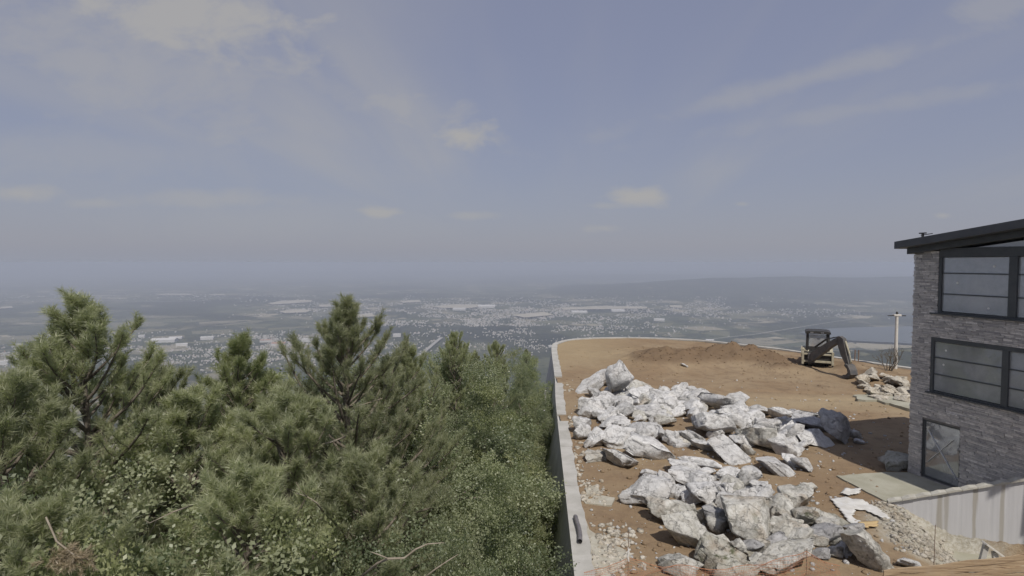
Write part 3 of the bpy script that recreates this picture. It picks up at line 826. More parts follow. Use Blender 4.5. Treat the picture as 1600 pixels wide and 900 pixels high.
MB().box((4.6, 3.5, 5.5), (2.2, .7, 1.1)).build('cabinet', M['cabinet'], house, .02)

# ledger stones on the visible wall
srng = random.Random(21); stones = []
z_ = -.05
def openings(u0, u1, z0, z1):
    for k, (a_, b_, c_, d_) in WIN.items():
        if z1 > c_ + .0 and z0 < d_: yield (a_ - .0, b_)
while z_ < 9.75:
    h = srng.choice([.045, .055, .065, .075, .09]); u = srng.uniform(-.35, 0)
    while u < 6.2:
        L = srng.uniform(.16, .55); a_, b_ = max(u, -.035 - srng.uniform(0, .04)), u + L
        u += L + .008
        pieces = [(a_, b_)]
        for o0, o1 in openings(a_, b_, z_, z_ + h):
            nx_ = []
            for (c_, d_) in pieces:
                if c_ < o0: nx_.append((c_, min(d_, o0)))
                if d_ > o1: nx_.append((max(c_, o1), d_))
            pieces = nx_
        for (c_, d_) in pieces:
            if d_ - c_ < .05: continue
            if z_ + h > top_at((c_ + d_) / 2): continue
            stones.append((c_, d_, z_, z_ + h - .006, srng.uniform(.02, .06)))
    z_ += h
# unit stone with a slightly chamfered, uneven face
um = MB()
um.add([(-.5, -.42, -.5), (.5, -.47, -.5), (.5, -.5, .42), (-.5, -.46, .5), (-.5, .5, -.5), (.5, .5, -.5), (.5, .5, .5), (-.5, .5, .5)], [(0, 1, 2, 3), (4, 7, 6, 5), (0, 4, 5, 1), (1, 5, 6, 2), (2, 6, 7, 3), (3, 7, 4, 0)])
unit = um.mesh('stone', M['stone'])
def st_px(s):
    u_ = (s[0] + s[1]) / 2; p_ = house.location + HW * u_
    pxx = 800 + p_.x / p_.y * FOC
    return (s[1] - s[0]) * (s[3] - s[2]) / p_.y ** 2 if pxx < 1606 else -1
order = sorted(stones, key=st_px, reverse=True)
for s in order[:300]:
    o = link('stone', unit, house)
    o.location = ((s[0] + s[1]) / 2, -s[4] / 2 + .01, (s[2] + s[3]) / 2); o.scale = (s[1] - s[0], s[4] + .02, s[3] - s[2])
V, F, A_ = [], [], []
for s in order[300:]:
    b0 = len(V); t = srng.random()
    for (x, y, z) in um.v:
        V.append(((s[0] + s[1]) / 2 + x * (s[1] - s[0]), -s[4] / 2 + .01 + y * (s[4] + .02), (s[2] + s[3]) / 2 + z * (s[3] - s[2]))); A_.append(t)
    F += [tuple(b0 + i for i in f) for f in um.f]
me = bpy.data.meshes.new('stone_cladding'); me.from_pydata(V, [], F); me.materials.append(M['stone'])
me.attributes.new('rnd', 'FLOAT', 'POINT').data.foreach_set('value', A_)
tag(link('stone_cladding', me, house), kind='stuff')

# windows
def window(z0, z1, u0, head, rails, mull, sill_over=.12, dots=()):
    win = MB()
    u1 = HL - 1.0
    y0, y1 = -.02, .12
    win.box(((u0 + u1) / 2, .05, z1 - head / 2), (u1 - u0, .16, head))
    win.box((u0 + .06, .05, (z0 + z1 - head) / 2), (.12, .158, z1 - head - z0))
    win.box((u1 - .06, .05, (z0 + z1 - head) / 2), (.12, .158, z1 - head - z0))
    win.box(((u0 + u1) / 2, .05, z0 + .03), (u1 - u0 - .24, .154, .06))
    fr_ = win.build('window', M['anthracite'], house, .006)
    us = [u0 + .12]
    for a_, b_ in mull:
        MB().box(((a_ + b_) / 2, .045, (z0 + .06 + z1 - head) / 2), (b_ - a_, .17, z1 - head - z0 - .06)).build('mullion', M['anthracite'], fr_, .006); us += [a_, b_]
    us.append(u1 - .12)
    zz = [z0 + .06] + list(rails) + [z1 - head]
    for a_, b_ in zip(us[::2], us[1::2]):
        for r_ in rails:
            MB().box(((a_ + b_) / 2, .05, r_), (b_ - a_, .07, .045)).build('rail', M['anthracite'], fr_)
        for c_, d_ in zip(zz, zz[1:]):
            MB().box(((a_ + b_) / 2, .055, (c_ + d_) / 2), (b_ - a_ - .004, .012, d_ - c_ - .05)).build('pane', M['glass'], fr_)
    for du, dz_ in dots:
        MB().tube([(du, .046, dz_), (du, .042, dz_)], .045, 10).build('sticker', M['white_tape'], fr_)
    MB().box(((u0 + u1) / 2 - sill_over / 2, -.045, z0 - .03), (u1 - u0 + sill_over, .20, .055)).build('sill', M['anthracite'], house, .006)
window(7.12, 9.78, 1.03, .36, (7.91, 8.76), [(3.66, 3.94), (6.3, 6.58)], .25, [(1.75, 8.38), (3.1, 9.05), (2.95, 7.45), (4.2, 8.2)])
window(3.80, 6.10, .80, .17, (4.56, 5.26), [(3.54, 3.76), (6.4, 6.62)], .12, [(1.38, 5.6), (1.3, 5.0), (4.3, 4.25)])
# triangular top light over the upper window
MB().prism([(2.3, 9.785), (HL - 1, 9.785), (HL - 1, 9.48 + .127 * (HL - 1)), (2.45, 9.79)], .05, .062).build('top_pane', M['glass'], house)
# ground floor glazing with taped cross
door = MB().box((.56, .10, 1.33), (.08, .1, 2.46)).box((2.08, .10, 1.33), (.08, .1, 2.46)).box((1.32, .10, 2.52), (1.44, .1, .08)).box((1.32, .10, .14), (1.44, .1, .08)).build('glass_door', M['anthracite'], house, .005)
MB().box((1.32, .10, 1.33), (1.436, .012, 2.29)).build('pane', M['glass_door'], door)
MB().bar((.70, .085, 2.15), (1.95, .085, .45), .012, .085, (0, 1, 0)).build('tape', M['white_tape'], door)
MB().bar((.72, .079, .75), (1.78, .079, 2.0), .012, .085, (0, 1, 0)).build('tape', M['white_tape'], door)
# roof: upper slab, lower beam, gutter end
sl = .127
def roof_prism(u0, u1, zlo, th, y0, y1, name, mat, parent):
    return MB().prism([(u0, zlo + sl * (u0 + .37)), (u1, zlo + sl * (u1 + .37)), (u1, zlo + th + sl * (u1 + .37)), (u0, zlo + th + sl * (u0 + .37))], y0, y1, 'xz').build(name, mat, parent, .01)
rf = roof_prism(-.37, HL + .5, 9.78, .31, -.8, HD + .9, 'roof', M['roof'], house)
roof_prism(-.19, HL + .3, 9.53, .246, -.30, HD + .5, 'roof_beam', M['anthracite'], rf)
MB().tube([(.55, -.35, 10.15), (.55, -.35, 10.42)], .05, 8).box((.55, -.35, 10.42), (.30, .06, .05)).box((.72, -.35, 10.36), (.5, .03, .03), (0, -.1, 0)).build('roof_bracket', M['steel_dark'], rf)

# ================================================================== WHITE PANEL WALL
pw = empty('panel_wall', (WA.x, WA.y, 0), math.atan2(WD.y, WD.x))
tag(pw, 'ribbed white panel wall with brown rust stains beside the pit', 'wall')
PLEN = 7.2; per = .46
def ptop(x): return .02 + 1.36 * min(x, 4.6) / 3.85
rg = random.Random(8); k = 0; x = 0.0
while x < PLEN:
    x1 = x + per; v = []
    zb0, zb1 = -2.4, -2.4
    fd = -.004
    # trapezoid rib: flat proud face and a narrow recess
    prof = [(x, 0), (x + .05, fd), (x + per - .10, fd), (x + per - .05, 0), (x1, 0)]
    fs = []
    for (a_, y_) in prof:
        v += [(a_, y_, zb0), (a_, y_, ptop(a_))]
    for i in range(len(prof) - 1):
        fs.append((2 * i, 2 * i + 2, 2 * i + 3, 2 * i + 1))
    b_ = len(v)
    v += [(x, .16, zb0), (x, .16, ptop(x)), (x1, .16, zb1), (x1, .16, ptop(x1))]
    fs += [(b_ + 2, b_, b_ + 1, b_ + 3), tuple([2 * i + 1 for i in range(len(prof))] + [b_ + 3, b_ + 1])]
    me = bpy.data.meshes.new('panel'); me.from_pydata(v, [], fs); me.materials.append(M['panel']); link('panel', me, pw)
    # sagging pale capping piece
    cp = MB(); c0 = ptop(x); c1 = ptop(x1); sag = .05
    cp.prism([(x + .006, c0 + .004), (x1 - .006, c1 + .004), (x1 - .006, c1 + .05), (x + per * .5, (c0 + c1) / 2 + .09), (x + .006, c0 + .05)], -.10 - rg.uniform(0, .02), .18).build('cap', M['panel_cap'], pw)
    x = x1; k += 1

# leaning board prop in the pit
s0 = Q(1535, 866, 19.2)
pr = empty('leaning_prop', (s0.x, s0.y, -1.40), R(-10))
tag(pr, 'small triangular prop with a sloping pale board beside the panel wall', 'prop')
hz0 = Q(1543, 848, 19.2).z + 1.40
MB().bar((.05, 0, hz0), (1.35, 0, .12), .30, .06).build('board', M['pole'], pr, .008)
MB().bar((-.10, 0, .0), (.10, 0, hz0 - .05), .16, .12, (0, 1, 0)).build('leg', M['concrete'], pr, .01)
MB().bar((.48, 0, .0), (.36, 0, hz0 - .28), .16, .12, (0, 1, 0)).build('leg', M['concrete'], pr, .01)
MB().box((.24, 0, .36), (.5, .10, .08)).build('crossbar', M['concrete'], pr, .01)

# ================================================================== BOULDERS
def rock_mesh(name, seed, npt, rough=.05):
    """angular block: hull of a few random points, finely divided and chipped"""
    rg = np.random.RandomState(seed)
    bm = bmesh.new()
    box = rg.rand() < .55
    for _ in range(npt):
        d = rg.normal(size=3); d /= np.linalg.norm(d)
        if box: d = np.clip(d * 1.5, -.95, .95) * rg.uniform(.85, 1.0)
        bm.verts.new(d * rg.uniform(.82, 1.0))
    bmesh.ops.convex_hull(bm, input=bm.verts)
    bmesh.ops.delete(bm, geom=[v for v in bm.verts if not v.link_faces], context='VERTS')
    bmesh.ops.triangulate(bm, faces=bm.faces)
    for _ in range(3):
        le = sorted(bm.edges, key=lambda e: -e.calc_length()); lim = .16
        bmesh.ops.subdivide_edges(bm, edges=[e for e in le if e.calc_length() > lim], cuts=1, use_grid_fill=False)
        bmesh.ops.triangulate(bm, faces=[f for f in bm.faces if len(f.verts) > 3])
    bm.verts.index_update()
    co = np.array([v.co[:] for v in bm.verts]); fa = np.array([[v.index for v in f.verts] for f in bm.faces]); bm.free()
    nr_ = co / np.linalg.norm(co, axis=1)[:, None]
    for sc_, am in ((1.3, .12), (3.3, .12), (8.0, .12)):
        o_ = rg.rand(3) * 50
        nz = fbm(co[:, 0] * sc_ + o_[0] + co[:, 2] * sc_ * .7, co[:, 1] * sc_ + o_[1] - co[:, 2] * sc_ * .8, 3)
        nz = np.where(sc_ > 2, .18 - np.abs(nz) * 1.6, nz)            # sharp chips
        co += nr_ * (nz * am * 1.3)[:, None]
    for _ in range(15):                                            # clean fracture planes
        nrm = rg.normal(size=3); nrm /= np.linalg.norm(nrm); pr_ = co @ nrm; dd = np.quantile(pr_, rg.uniform(.70, .93))
        mk = pr_ > dd; co[mk] -= np.outer(pr_[mk] - dd, nrm) * .93
    nrm = rg.normal(size=3); nrm /= np.linalg.norm(nrm)
    hgt = co @ nrm; st2 = rg.uniform(3, 6); co += np.outer(np.round(hgt * st2) / st2 - hgt, nrm) * .5
    lo, hi = co.min(0), co.max(0); co = (co - (lo + hi) / 2) / (hi - lo); co[:, 2] += .5
    return mesh_np(name, co, fa, 3, None, False)
PROTO = [rock_mesh('boulder', 100 + i, [14, 18, 24, 12, 20, 16][i % 6]) for i in range(20)]
tm_ = PROTO[12].copy()
tc_ = np.array([v.co[:] for v in tm_.vertices]); tc_[:, :2] *= 1.0 - .18 * np.clip(tc_[:, 2:3], 0, 1) ** 2; tc_[:, 0] -= .12 * tc_[:, 2]
tm_.vertices.foreach_set('co', tc_.astype(np.float32).ravel()); PROTO.append(tm_)                      # upright block
MATVAR = {}
def rock_data(i, mat):
    key = (i, mat)
    if key not in MATVAR:
        me = PROTO[i].copy(); me.materials.clear(); me.materials.append(M[mat]); MATVAR[key] = me
    return MATVAR[key]
brng = random.Random(77)
def boulder(px, yb, w, h, mat, label=None, deep=.8, hk=.78, proto=None, tilt=.26, name='boulder'):
    g = G(px, yb - h * .05); Y0 = g.y; k = Y0 / FOC
    wm = w * k * (1.26 if w < 50 else 1.08); dm = wm * deep; Hm = h * k * hk * 1.2
    if proto is None and brng.random() < .45: wm *= 1.15; Hm *= .72; tilt = .5        # slab
    o = link(name, rock_data(proto if proto is not None else brng.randrange(20), mat))
    x, y = g.x * (1 + dm * .4 / Y0), Y0 + dm * .42
    sink = .10 * Hm
    o.location = (x, y, tz1(x, y) - sink)
    o.scale = (wm, dm, Hm + sink)
    o.rotation_euler = (brng.uniform(-tilt, tilt), brng.uniform(-tilt, tilt), brng.choice([0, math.pi]) + brng.uniform(-.35, .35))
    tag(o, label, 'boulder')
    return o
FAR = [(923, 617, 35, 28), (930, 625, 24, 25), (948, 605, 19, 16), (998, 623, 30, 35), (954, 625, 22, 25), (946, 638, 34, 22), (1018, 643, 66, 32), (1034, 622, 20, 20), (1053, 638, 28, 32), (1063, 622, 24, 24), (1080, 622, 18, 20),
       (1090, 634, 44, 22), (917, 664, 22, 30), (910, 681, 28, 28), (942, 655, 40, 26), (966, 648, 38, 20), (1015, 664, 62, 26), (974, 667, 30, 26), (936, 705, 32, 46), (966, 680, 38, 30), (967, 704, 42, 34), (1008, 696, 48, 38), (1028, 697, 26, 26),
       (1008, 722, 76, 34), (930, 724, 30, 20), (967, 734, 56, 27), (1052, 701, 13, 24), (1072, 702, 30, 24), (1085, 660, 40, 30), (1130, 652, 60, 28), (1088, 672, 30, 22), (1117, 672, 32, 28), (1113, 697, 66, 42), (1100, 712, 34, 22), (1133, 728, 62, 36), (920, 703, 15, 24),
       (1184, 655, 34, 26), (1218, 662, 36, 26), (1254, 662, 42, 24), (1215, 677, 26, 24), (1238, 690, 24, 34), (1269, 701, 46, 30), (1178, 671, 30, 24), (1150, 686, 34, 30), (1177, 712, 54, 46), (1219, 719, 36, 36), (1203, 746, 68, 34), (1238, 705, 16, 11), (1252, 740, 28, 22), (1337, 690, 18, 20), (1150, 660, 36, 22), (1060, 650, 34, 24), (990, 645, 30, 24), (1196, 690, 34, 28), (1040, 655, 30, 20), (1160, 706, 30, 26), (950, 668, 28, 24), (1143, 672, 30, 22)]
NEAR = [(1262, 775, 27, 18), (1066, 746, 40, 30), (1102, 747, 24, 18), (1014, 751, 24, 18), (1023, 799, 68, 50), (982, 792, 32, 26), (1083, 767, 74, 30), (1068, 784, 32, 32), (1142, 780, 52, 32), (1172, 767, 32, 36), (1140, 757, 38, 24), (1184, 794, 44, 40),
        (1040, 828, 60, 40), (1055, 817, 44, 26), (1137, 805, 40, 32), (1222, 822, 42, 42), (1250, 801, 48, 32), (1277, 827, 40, 40), (1254, 830, 30, 32),
        (1220, 857, 34, 32), (1246, 845, 34, 26), (1252, 868, 40, 32), (1285, 864, 44, 44), (1306, 826, 28, 20), (1332, 838, 28, 18), (1114, 780, 34, 26), (1200, 812, 34, 30), (1104, 826, 30, 30), (1300, 850, 34, 30), (1190, 780, 30, 24)]
fr_ = random.Random(41)
for _ in range(112):
    c_ = fr_.choice([(955, 665, 42, 40), (1020, 655, 50, 26), (1130, 680, 60, 28), (1210, 690, 46, 24), (1060, 640, 60, 14)]); w_ = fr_.uniform(14, 32)
    FAR.append((round(fr_.gauss(c_[0], c_[2] * .6)), round(fr_.gauss(c_[1], c_[3] * .7)), round(w_), round(w_ * fr_.uniform(.7, 1.1))))
for _ in range(62):
    c_ = fr_.choice([(1075, 772, 60, 14), (1230, 830, 50, 24), (1160, 780, 50, 16), (1290, 855, 40, 18), (1200, 870, 60, 14), (1100, 840, 40, 20)]); w_ = fr_.uniform(14, 34)
    NEAR.append((round(fr_.gauss(c_[0], c_[2] * .6)), round(fr_.gauss(c_[1], c_[3] * .7)), round(w_), round(w_ * fr_.uniform(.7, 1.1))))
ORD = ['first', 'second', 'third', 'fourth', 'fifth', 'sixth', 'seventh', 'eighth', 'ninth', 'tenth', 'eleventh', 'twelfth', 'thirteenth', 'fourteenth', 'fifteenth', 'sixteenth']
def heap(rows_src, per_row, where, mats, deep=.85):
    src = sorted(rows_src, key=lambda r: r[1]); rows = [src[i:i + per_row] for i in range(0, len(src), per_row)]
    for ri, row in enumerate(rows):
        row = sorted(row)
        for ci, (px, yb, w, h) in enumerate(row):
            shape = 'flat' if w > 1.9 * h else 'upright' if h > 1.15 * w else 'blocky'
            size = 'big' if w * (h + w) > 5200 else 'small' if w * (h + w) < 1500 else 'mid-sized'
            lab = f'{size} {shape} boulder, {ORD[ci]} from left in {ORD[ri]} row from back of {where}'
            mt = mats(px, yb)
            boulder(px, yb, w, h, mt, lab, deep)['group'] = 'boulders of ' + where
def far_m(px, yb):
    if px > 1225 and yb < 690: return 'rock_grey'
    return brng.choice(['rock_white'] * 7 + ['rock_tan'])
def near_m(px, yb):
    if yb > 810 or px > 1195: return brng.choice(['rock_tan', 'rock_tan', 'rock_moss', 'rock_tan', 'rock_grey'])
    return brng.choice(['rock_white'] * 4 + ['rock_tan', 'rock_grey'])
heap(FAR, 16, 'far white heap', far_m)
heap(NEAR, 13, 'near heap', near_m)
# the ones that stand out
boulder(970, 632, 38, 58, 'rock_white', 'tall rounded white boulder standing upright above the far heap', .8, .95, 20, .08)
boulder(1306, 699, 50, 50, 'rock_grey', 'big dark grey block at the right end of the far heap, edge of house shadow', .9, .85, 1)
boulder(1266, 678, 46, 32, 'rock_grey', 'grey rounded boulder just left of the big dark block', .8)
boulder(1343, 695, 15, 8, 'rock_white', 'small flat white rock right of the big dark block', .7)
boulder(1096, 800, 48, 38, 'rock_white', 'smooth clean white boulder in the middle of the near heap', .8, .8, 3)['group'] = 'boulders of near heap'
boulder(1163, 862, 112, 76, 'rock_tan', 'largest brown-patched block in the middle of the near heap', .75, .66, 4)
boulder(1071, 866, 76, 54, 'rock_tan', 'big tan fissured block left of the largest block', .8, .8, 8)
boulder(1062, 908, 60, 46, 'rock_tan', 'grey-tan block at bottom edge, lowest left of the near heap', .8, .8)
boulder(1130, 912, 90, 56, 'rock_moss', 'dark moss-streaked block at bottom edge below the largest block', .7, .75)
boulder(1222, 900, 104, 44, 'rock_tan', 'long low slab behind the right part of the orange net', .6, .7)
boulder(1338, 898, 82, 62, 'rock_tan', 'big pale block at the right end of the near heap', .8, .85, 10)
boulder(1419, 892, 30, 20, 'rock_white', 'small pale rock below the rubble slope near the timber rail', .8)
boulder(1403, 738, 42, 40, 'rock_moss', 'brown-grey rock in the shade at the corner of the stone house', .9, .8)
# the bent white slab between both heaps
a_, b_ = G(1062, 728), G(1128, 742)
o = rock_data(6, 'rock_white'); o = link('boulder', o); o.location = (G(1095, 738).x, G(1095, 738).y + .3, .15); o.scale = (2.0, .55, .42); o.rotation_euler = (0, .16, -.35)
tag(o, 'long thin white slab bridging two stones between the two heaps', 'boulder')

# stones of the cream rubble heap below the pole
rub = []
for k in range(46):
    t = brng.random(); px = 1338 + 92 * t; yb = 597 + brng.random() ** .8 * 32 + (4 if px > 1400 else 0)
    if px < 1360 and yb > 612: px += 30
    rub.append((px, yb, brng.uniform(10, 22)))
rub.sort(key=lambda r: r[1])
for ri in range(0, 46, 10):
    for ci, (px, yb, w) in enumerate(sorted(rub[ri:ri + 10])):
        o = boulder(px, yb, w, w * brng.uniform(.5, .9), 'rubble', f'cream rubble stone, {ORD[ci]} from left in {ORD[ri // 10]} row from back below utility pole', .9, .8, name='rubble_stone')
        o['category'] = 'stone'; o['group'] = 'stones of the cream rubble heap'; o.location.z += max(0, (616 - yb)) * .006
boulder(1068, 579, 11, 5, 'rock_white', 'lone white scrap of stone on the open dirt behind the heap', .6, name='rubble_stone')['category'] = 'stone'

# scattered gravel, spoil along the coping and on the pit slope
def gravel(name, places, mat, label):
    bm = bmesh.new(); bmesh.ops.create_icosphere(bm, subdivisions=1, radius=1)
    tv = np.array([v.co[:] for v in bm.verts]); tf = np.array([[v.index for v in f.verts] for f in bm.faces]); bm.free()
    rg = np.random.RandomState(3); V, F = [], []
    for (x, y, z, s) in places:
        q_ = tv * (1 + .35 * rg.normal(size=(len(tv), 1)) * .6) * s * np.array([1, rg.uniform(.6, 1.2), rg.uniform(.5, .8)])
        an = rg.rand() * 6.28; c_, s_ = math.cos(an), math.sin(an)
        q_ = q_ @ np.array([[c_, -s_, 0], [s_, c_, 0], [0, 0, 1]])
        F.append(tf + len(V) * len(tv)); V.append(q_ + np.array([x, y, z + s * .2]))
    return tag(link(name, mesh_np(name, np.concatenate(V), np.concatenate(F), 3, M[mat])), label, 'gravel', kind='stuff')
pl = []
for _ in range(700):
    px, py = brng.uniform(880, 1420), brng.uniform(590, 900)
    g = G(px, py)
    if not inside(np.array([g.x - .5]), np.array([g.y]))[0]: continue
    pl.append((g.x, g.y, tz1(g.x, g.y), brng.choice([.02, .03, .03, .04, .06, .09])))
for _ in range(170):
    c_ = brng.choice([(1000, 690), (1120, 700), (1200, 720), (1040, 760), (1220, 780), (930, 640), (1290, 720), (1060, 715)])
    g = G(brng.gauss(c_[0], 45), brng.gauss(c_[1], 18)); pl.append((g.x, g.y, tz1(g.x, g.y), brng.uniform(.02, .09)))
cl_ = []
for _ in range(900):
    g = G(brng.uniform(880, 1420), 548 + 350 * brng.random() ** 1.5)
    if inside(np.array([g.x - .6]), np.array([g.y]))[0]: cl_.append((g.x, g.y, tz1(g.x, g.y), brng.choice([.03, .04, .05, .08, .11])))
for px_, py_ in ((1035, 568), (1165, 566), (1110, 560), (1225, 580)):
    for _ in range(120):
        g = G(brng.gauss(px_, 26), brng.gauss(py_, 6)); cl_.append((g.x, g.y, tz1(g.x, g.y), brng.uniform(.03, .09)))
gravel('soil_clods', cl_, 'dirt', 'brown clods of soil lying over the dirt terrace')
gravel('gravel', pl, 'rock_white', 'loose pale gravel scattered over the brown dirt')
pl = []
for (cx, cy_, sx_, sy_, n_) in [(925, 772, 14, 9, 60), (955, 850, 18, 14, 120), (948, 885, 20, 12, 70), (893, 662, 5, 6, 16), (890, 610, 6, 3, 12), (905, 720, 5, 16, 30)]:
    for _ in range(n_):
        g = G(min(max(brng.gauss(cx, sx_), 880), 1010), brng.gauss(cy_, sy_)); e_ = float(np.interp(g.y, PY[:130], PX[:130])) + .38
        x = max(g.x, e_); pl.append((x, g.y, tz1(x, g.y), brng.uniform(.04, .15)))
gravel('spoil_stones', pl, 'rubble', 'cream broken stones spilled along the inner side of the coping')
pl = []
for _ in range(1100):
    t = brng.random(); s_ = brng.uniform(-.6, 2.6); nn_ = brng.uniform(.1, 4.2)
    x = WA.x + WD.x * s_ + WD.y * nn_; y = WA.y + WD.y * s_ - WD.x * nn_
    pl.append((x, y, tz1(x, y), brng.choice([.02, .03, .03, .04, .05, .07, .12]) * brng.uniform(.7, 1.2)))
gravel('slope_rubble', pl, 'rubble', 'cream rubble covering the slope down into the pit')
# cement poured against the coping
for pts, sd in (([(914, 765), (930, 760), (940, 775), (958, 780), (952, 790), (914, 788)], 5), ([(912, 812), (925, 830), (945, 850), (975, 860), (985, 872), (965, 895), (950, 905), (930, 905)], 6)):
    slab('cement_spill', [gp(*p_) for p_ in pts], -.2, .05, M['cement'], jag=.09, seed=sd)

# crumpled white sheet with a tan strip
def sheet(name, out_px, hole_px, z0, mat, label, cat, seed):
    pts = [G(px, py) for px, py in out_px]; hole = [G(px, py) for px, py in hole_px] if hole_px else None
    def pip(x, y, P_):
        r_ = False; j = len(P_) - 1
        for i in range(len(P_)):
            if (P_[i].y > y) != (P_[j].y > y) and x < (P_[j].x - P_[i].x) * (y - P_[i].y) / (P_[j].y - P_[i].y) + P_[i].x: r_ = not r_
            j = i
        return r_
    x0, x1 = min(p_.x for p_ in pts), max(p_.x for p_ in pts); y0, y1 = min(p_.y for p_ in pts), max(p_.y for p_ in pts)
    s = .07; gx_, gy_ = np.arange(x0, x1 + s, s), np.arange(y0, y1 + s, s)
    X_, Y_ = np.meshgrid(gx_, gy_); Z_ = tz(X_, Y_) + z0 + .22 * np.abs(fbm(X_ / .45 + seed, Y_ / .6, 4)) + .05
    ok_ = np.array([[pip(x, y, pts) and not (hole and pip(x, y, hole)) for x in gx_[:-1] + s / 2] for y in gy_[:-1] + s / 2])
    id_ = np.arange(X_.size).reshape(X_.shape); q_ = np.stack([id_[:-1, :-1], id_[:-1, 1:], id_[1:, 1:], id_[1:, :-1]], -1)[ok_]
    us = np.unique(q_); rm = np.full(X_.size, -1); rm[us] = np.arange(len(us))
    o = link(name, mesh_np(name, np.stack([X_, Y_, Z_], -1).reshape(-1, 3)[us], rm[q_], 4, M[mat], True))
    md = o.modifiers.new('thickness', 'SOLIDIFY'); md.thickness = .02
    return tag(o, label, cat)
sheet('ground_sheet', [(1298, 783), (1318, 780), (1345, 786), (1372, 797), (1392, 815), (1376, 812), (1352, 800), (1336, 800), (1332, 812), (1350, 822), (1345, 830), (1325, 818), (1312, 800)], None, .02, 'sheet', 'crumpled white sheet lying on the dirt beside the concrete pad', 'sheet', 1)
sheet('ground_sheet', [(1313, 775), (1322, 768), (1345, 767), (1342, 774), (1325, 778)], None, .04, 'sheet', 'small folded white cloth at the corner of the concrete pad', 'sheet', 7)
sheet('tan_strip', [(1341, 820), (1352, 821), (1372, 821), (1370, 827), (1350, 829), (1340, 825)], None, .05, 'tan_strip', 'short tan strip lying at the end of the white sheet', 'strip', 4)

# ================================================================== PIPE ON THE COPING
a_ = Q(899, 806, 20.6); pz = .17 + .085
pp = [G(x_, y_, pz) for x_, y_ in ((899, 807), (901, 815), (904, 824), (906, 834), (906, 846))]
pr_ = empty('drain_pipe', (pp[2].x, pp[2].y, .17))
tag(pr_, 'short bent grey plastic pipe lying on the coping of the retaining wall', 'pipe')
loc = [p_ - pr_.location for p_ in pp]
fine = []
for i in range(len(loc) - 1):
    for t in range(4): fine.append(loc[i].lerp(loc[i + 1], t / 4))
fine.append(loc[-1])
MB().tube(fine, [.085 if i % 2 else .078 for i in range(len(fine))], 12, False).build('tube', M['pipe'], pr_, 0, True)
MB().tube([loc[-1] - (loc[-1] - loc[-2]).normalized() * .05, loc[-1] - (loc[-1] - loc[-2]).normalized() * .04], .074, 12).build('mouth_shade', M['pipe_shade'], pr_)  # near-black disc paints the shade inside the open pipe mouth

# ================================================================== SAFETY NET, TIMBER RAIL
net = empty('safety_fence', (3.3, 15.6, 0))
tag(net, 'sagging orange safety net on thin rods along the bottom of the picture', 'fence')
def net_run(pts, tops, bot, seed):
    """pts in world xy; net hung between them"""
    rg = random.Random(seed); mb = MB(); cols = []
    tot = []
    for i in range(len(pts) - 1):
        n_ = max(2, int((Vector(pts[i + 1]) - Vector(pts[i])).length / .075))
        for k in range(n_):
            t = k / n_; q_ = Vector(pts[i]).lerp(Vector(pts[i + 1]), t)
            tot.append((q_, tops[i] * (1 - t) + tops[i + 1] * t - .10 * math.sin(math.pi * t)))
    rows = 16
    grid = []
    for ci, (q_, tp) in enumerate(tot):
        colv = []
        for r_ in range(rows):
            f_ = r_ / (rows - 1); z = tp * (1 - f_) + bot * f_
            w = .10 * math.sin(ci * .21 + r_ * .3) + .05 * math.sin(ci * .53 + 2 + r_ * .7)
            colv.append(Vector((q_.x + .02 * math.sin(r_ + ci), q_.y + w * (.4 + f_), z + .03 * math.sin(ci * .37 + r_))) - net.location)
        grid.append(colv)
    for ci in range(len(grid)):
        for r_ in range(rows):
            if ci + 1 < len(grid): mb.bar(grid[ci][r_], grid[ci + 1][r_], .003, .007 if r_ else .016)
            if r_ + 1 < rows: mb.bar(grid[ci][r_], grid[ci][r_ + 1], .003, .006, (0, 1, 0))
    return mb
n1 = [G(930, 905, .75), G(985, 880, .75), G(1050, 893, .75)]
Yn = 15.6
xs_ = [(915 - 800) / FOC * Yn, (985 - 800) / FOC * Yn, (1060 - 800) / FOC * Yn, (1180 - 800) / FOC * Yn, (1270 - 800) / FOC * Yn, (1330 - 800) / FOC * Yn]
zt = lambda py: CAM_Z - (py - 410) / FOC * Yn
net_run([(x_, Yn) for x_ in xs_], [zt(906), zt(879), zt(894), zt(893), zt(868), zt(897)], -.05, 2).build('net', M['orange'], net)
for px_, py_ in ((985, 838), (1270, 866)):
    x_ = (px_ - 800) / FOC * Yn; MB().tube([(x_ - 3.3, 0, -.3), (x_ - 3.3 + .02, .01, zt(py_))], .009, 6).build('rod', M['rust'], net)
x_ = (985 - 800) / FOC * Yn - 3.3
MB().tube([(x_, -.02, zt(864)), (x_ + .02, -.03, zt(872)), (x_ - .01, -.03, zt(879)), (x_ + .02, -.03, zt(887))], [.012, .028, .03, .02], 6).bar((x_ - .05, -.02, zt(873)), (x_ + .06, -.02, zt(866)), .01, .03).build('white_tie', M['white_tape'], net)

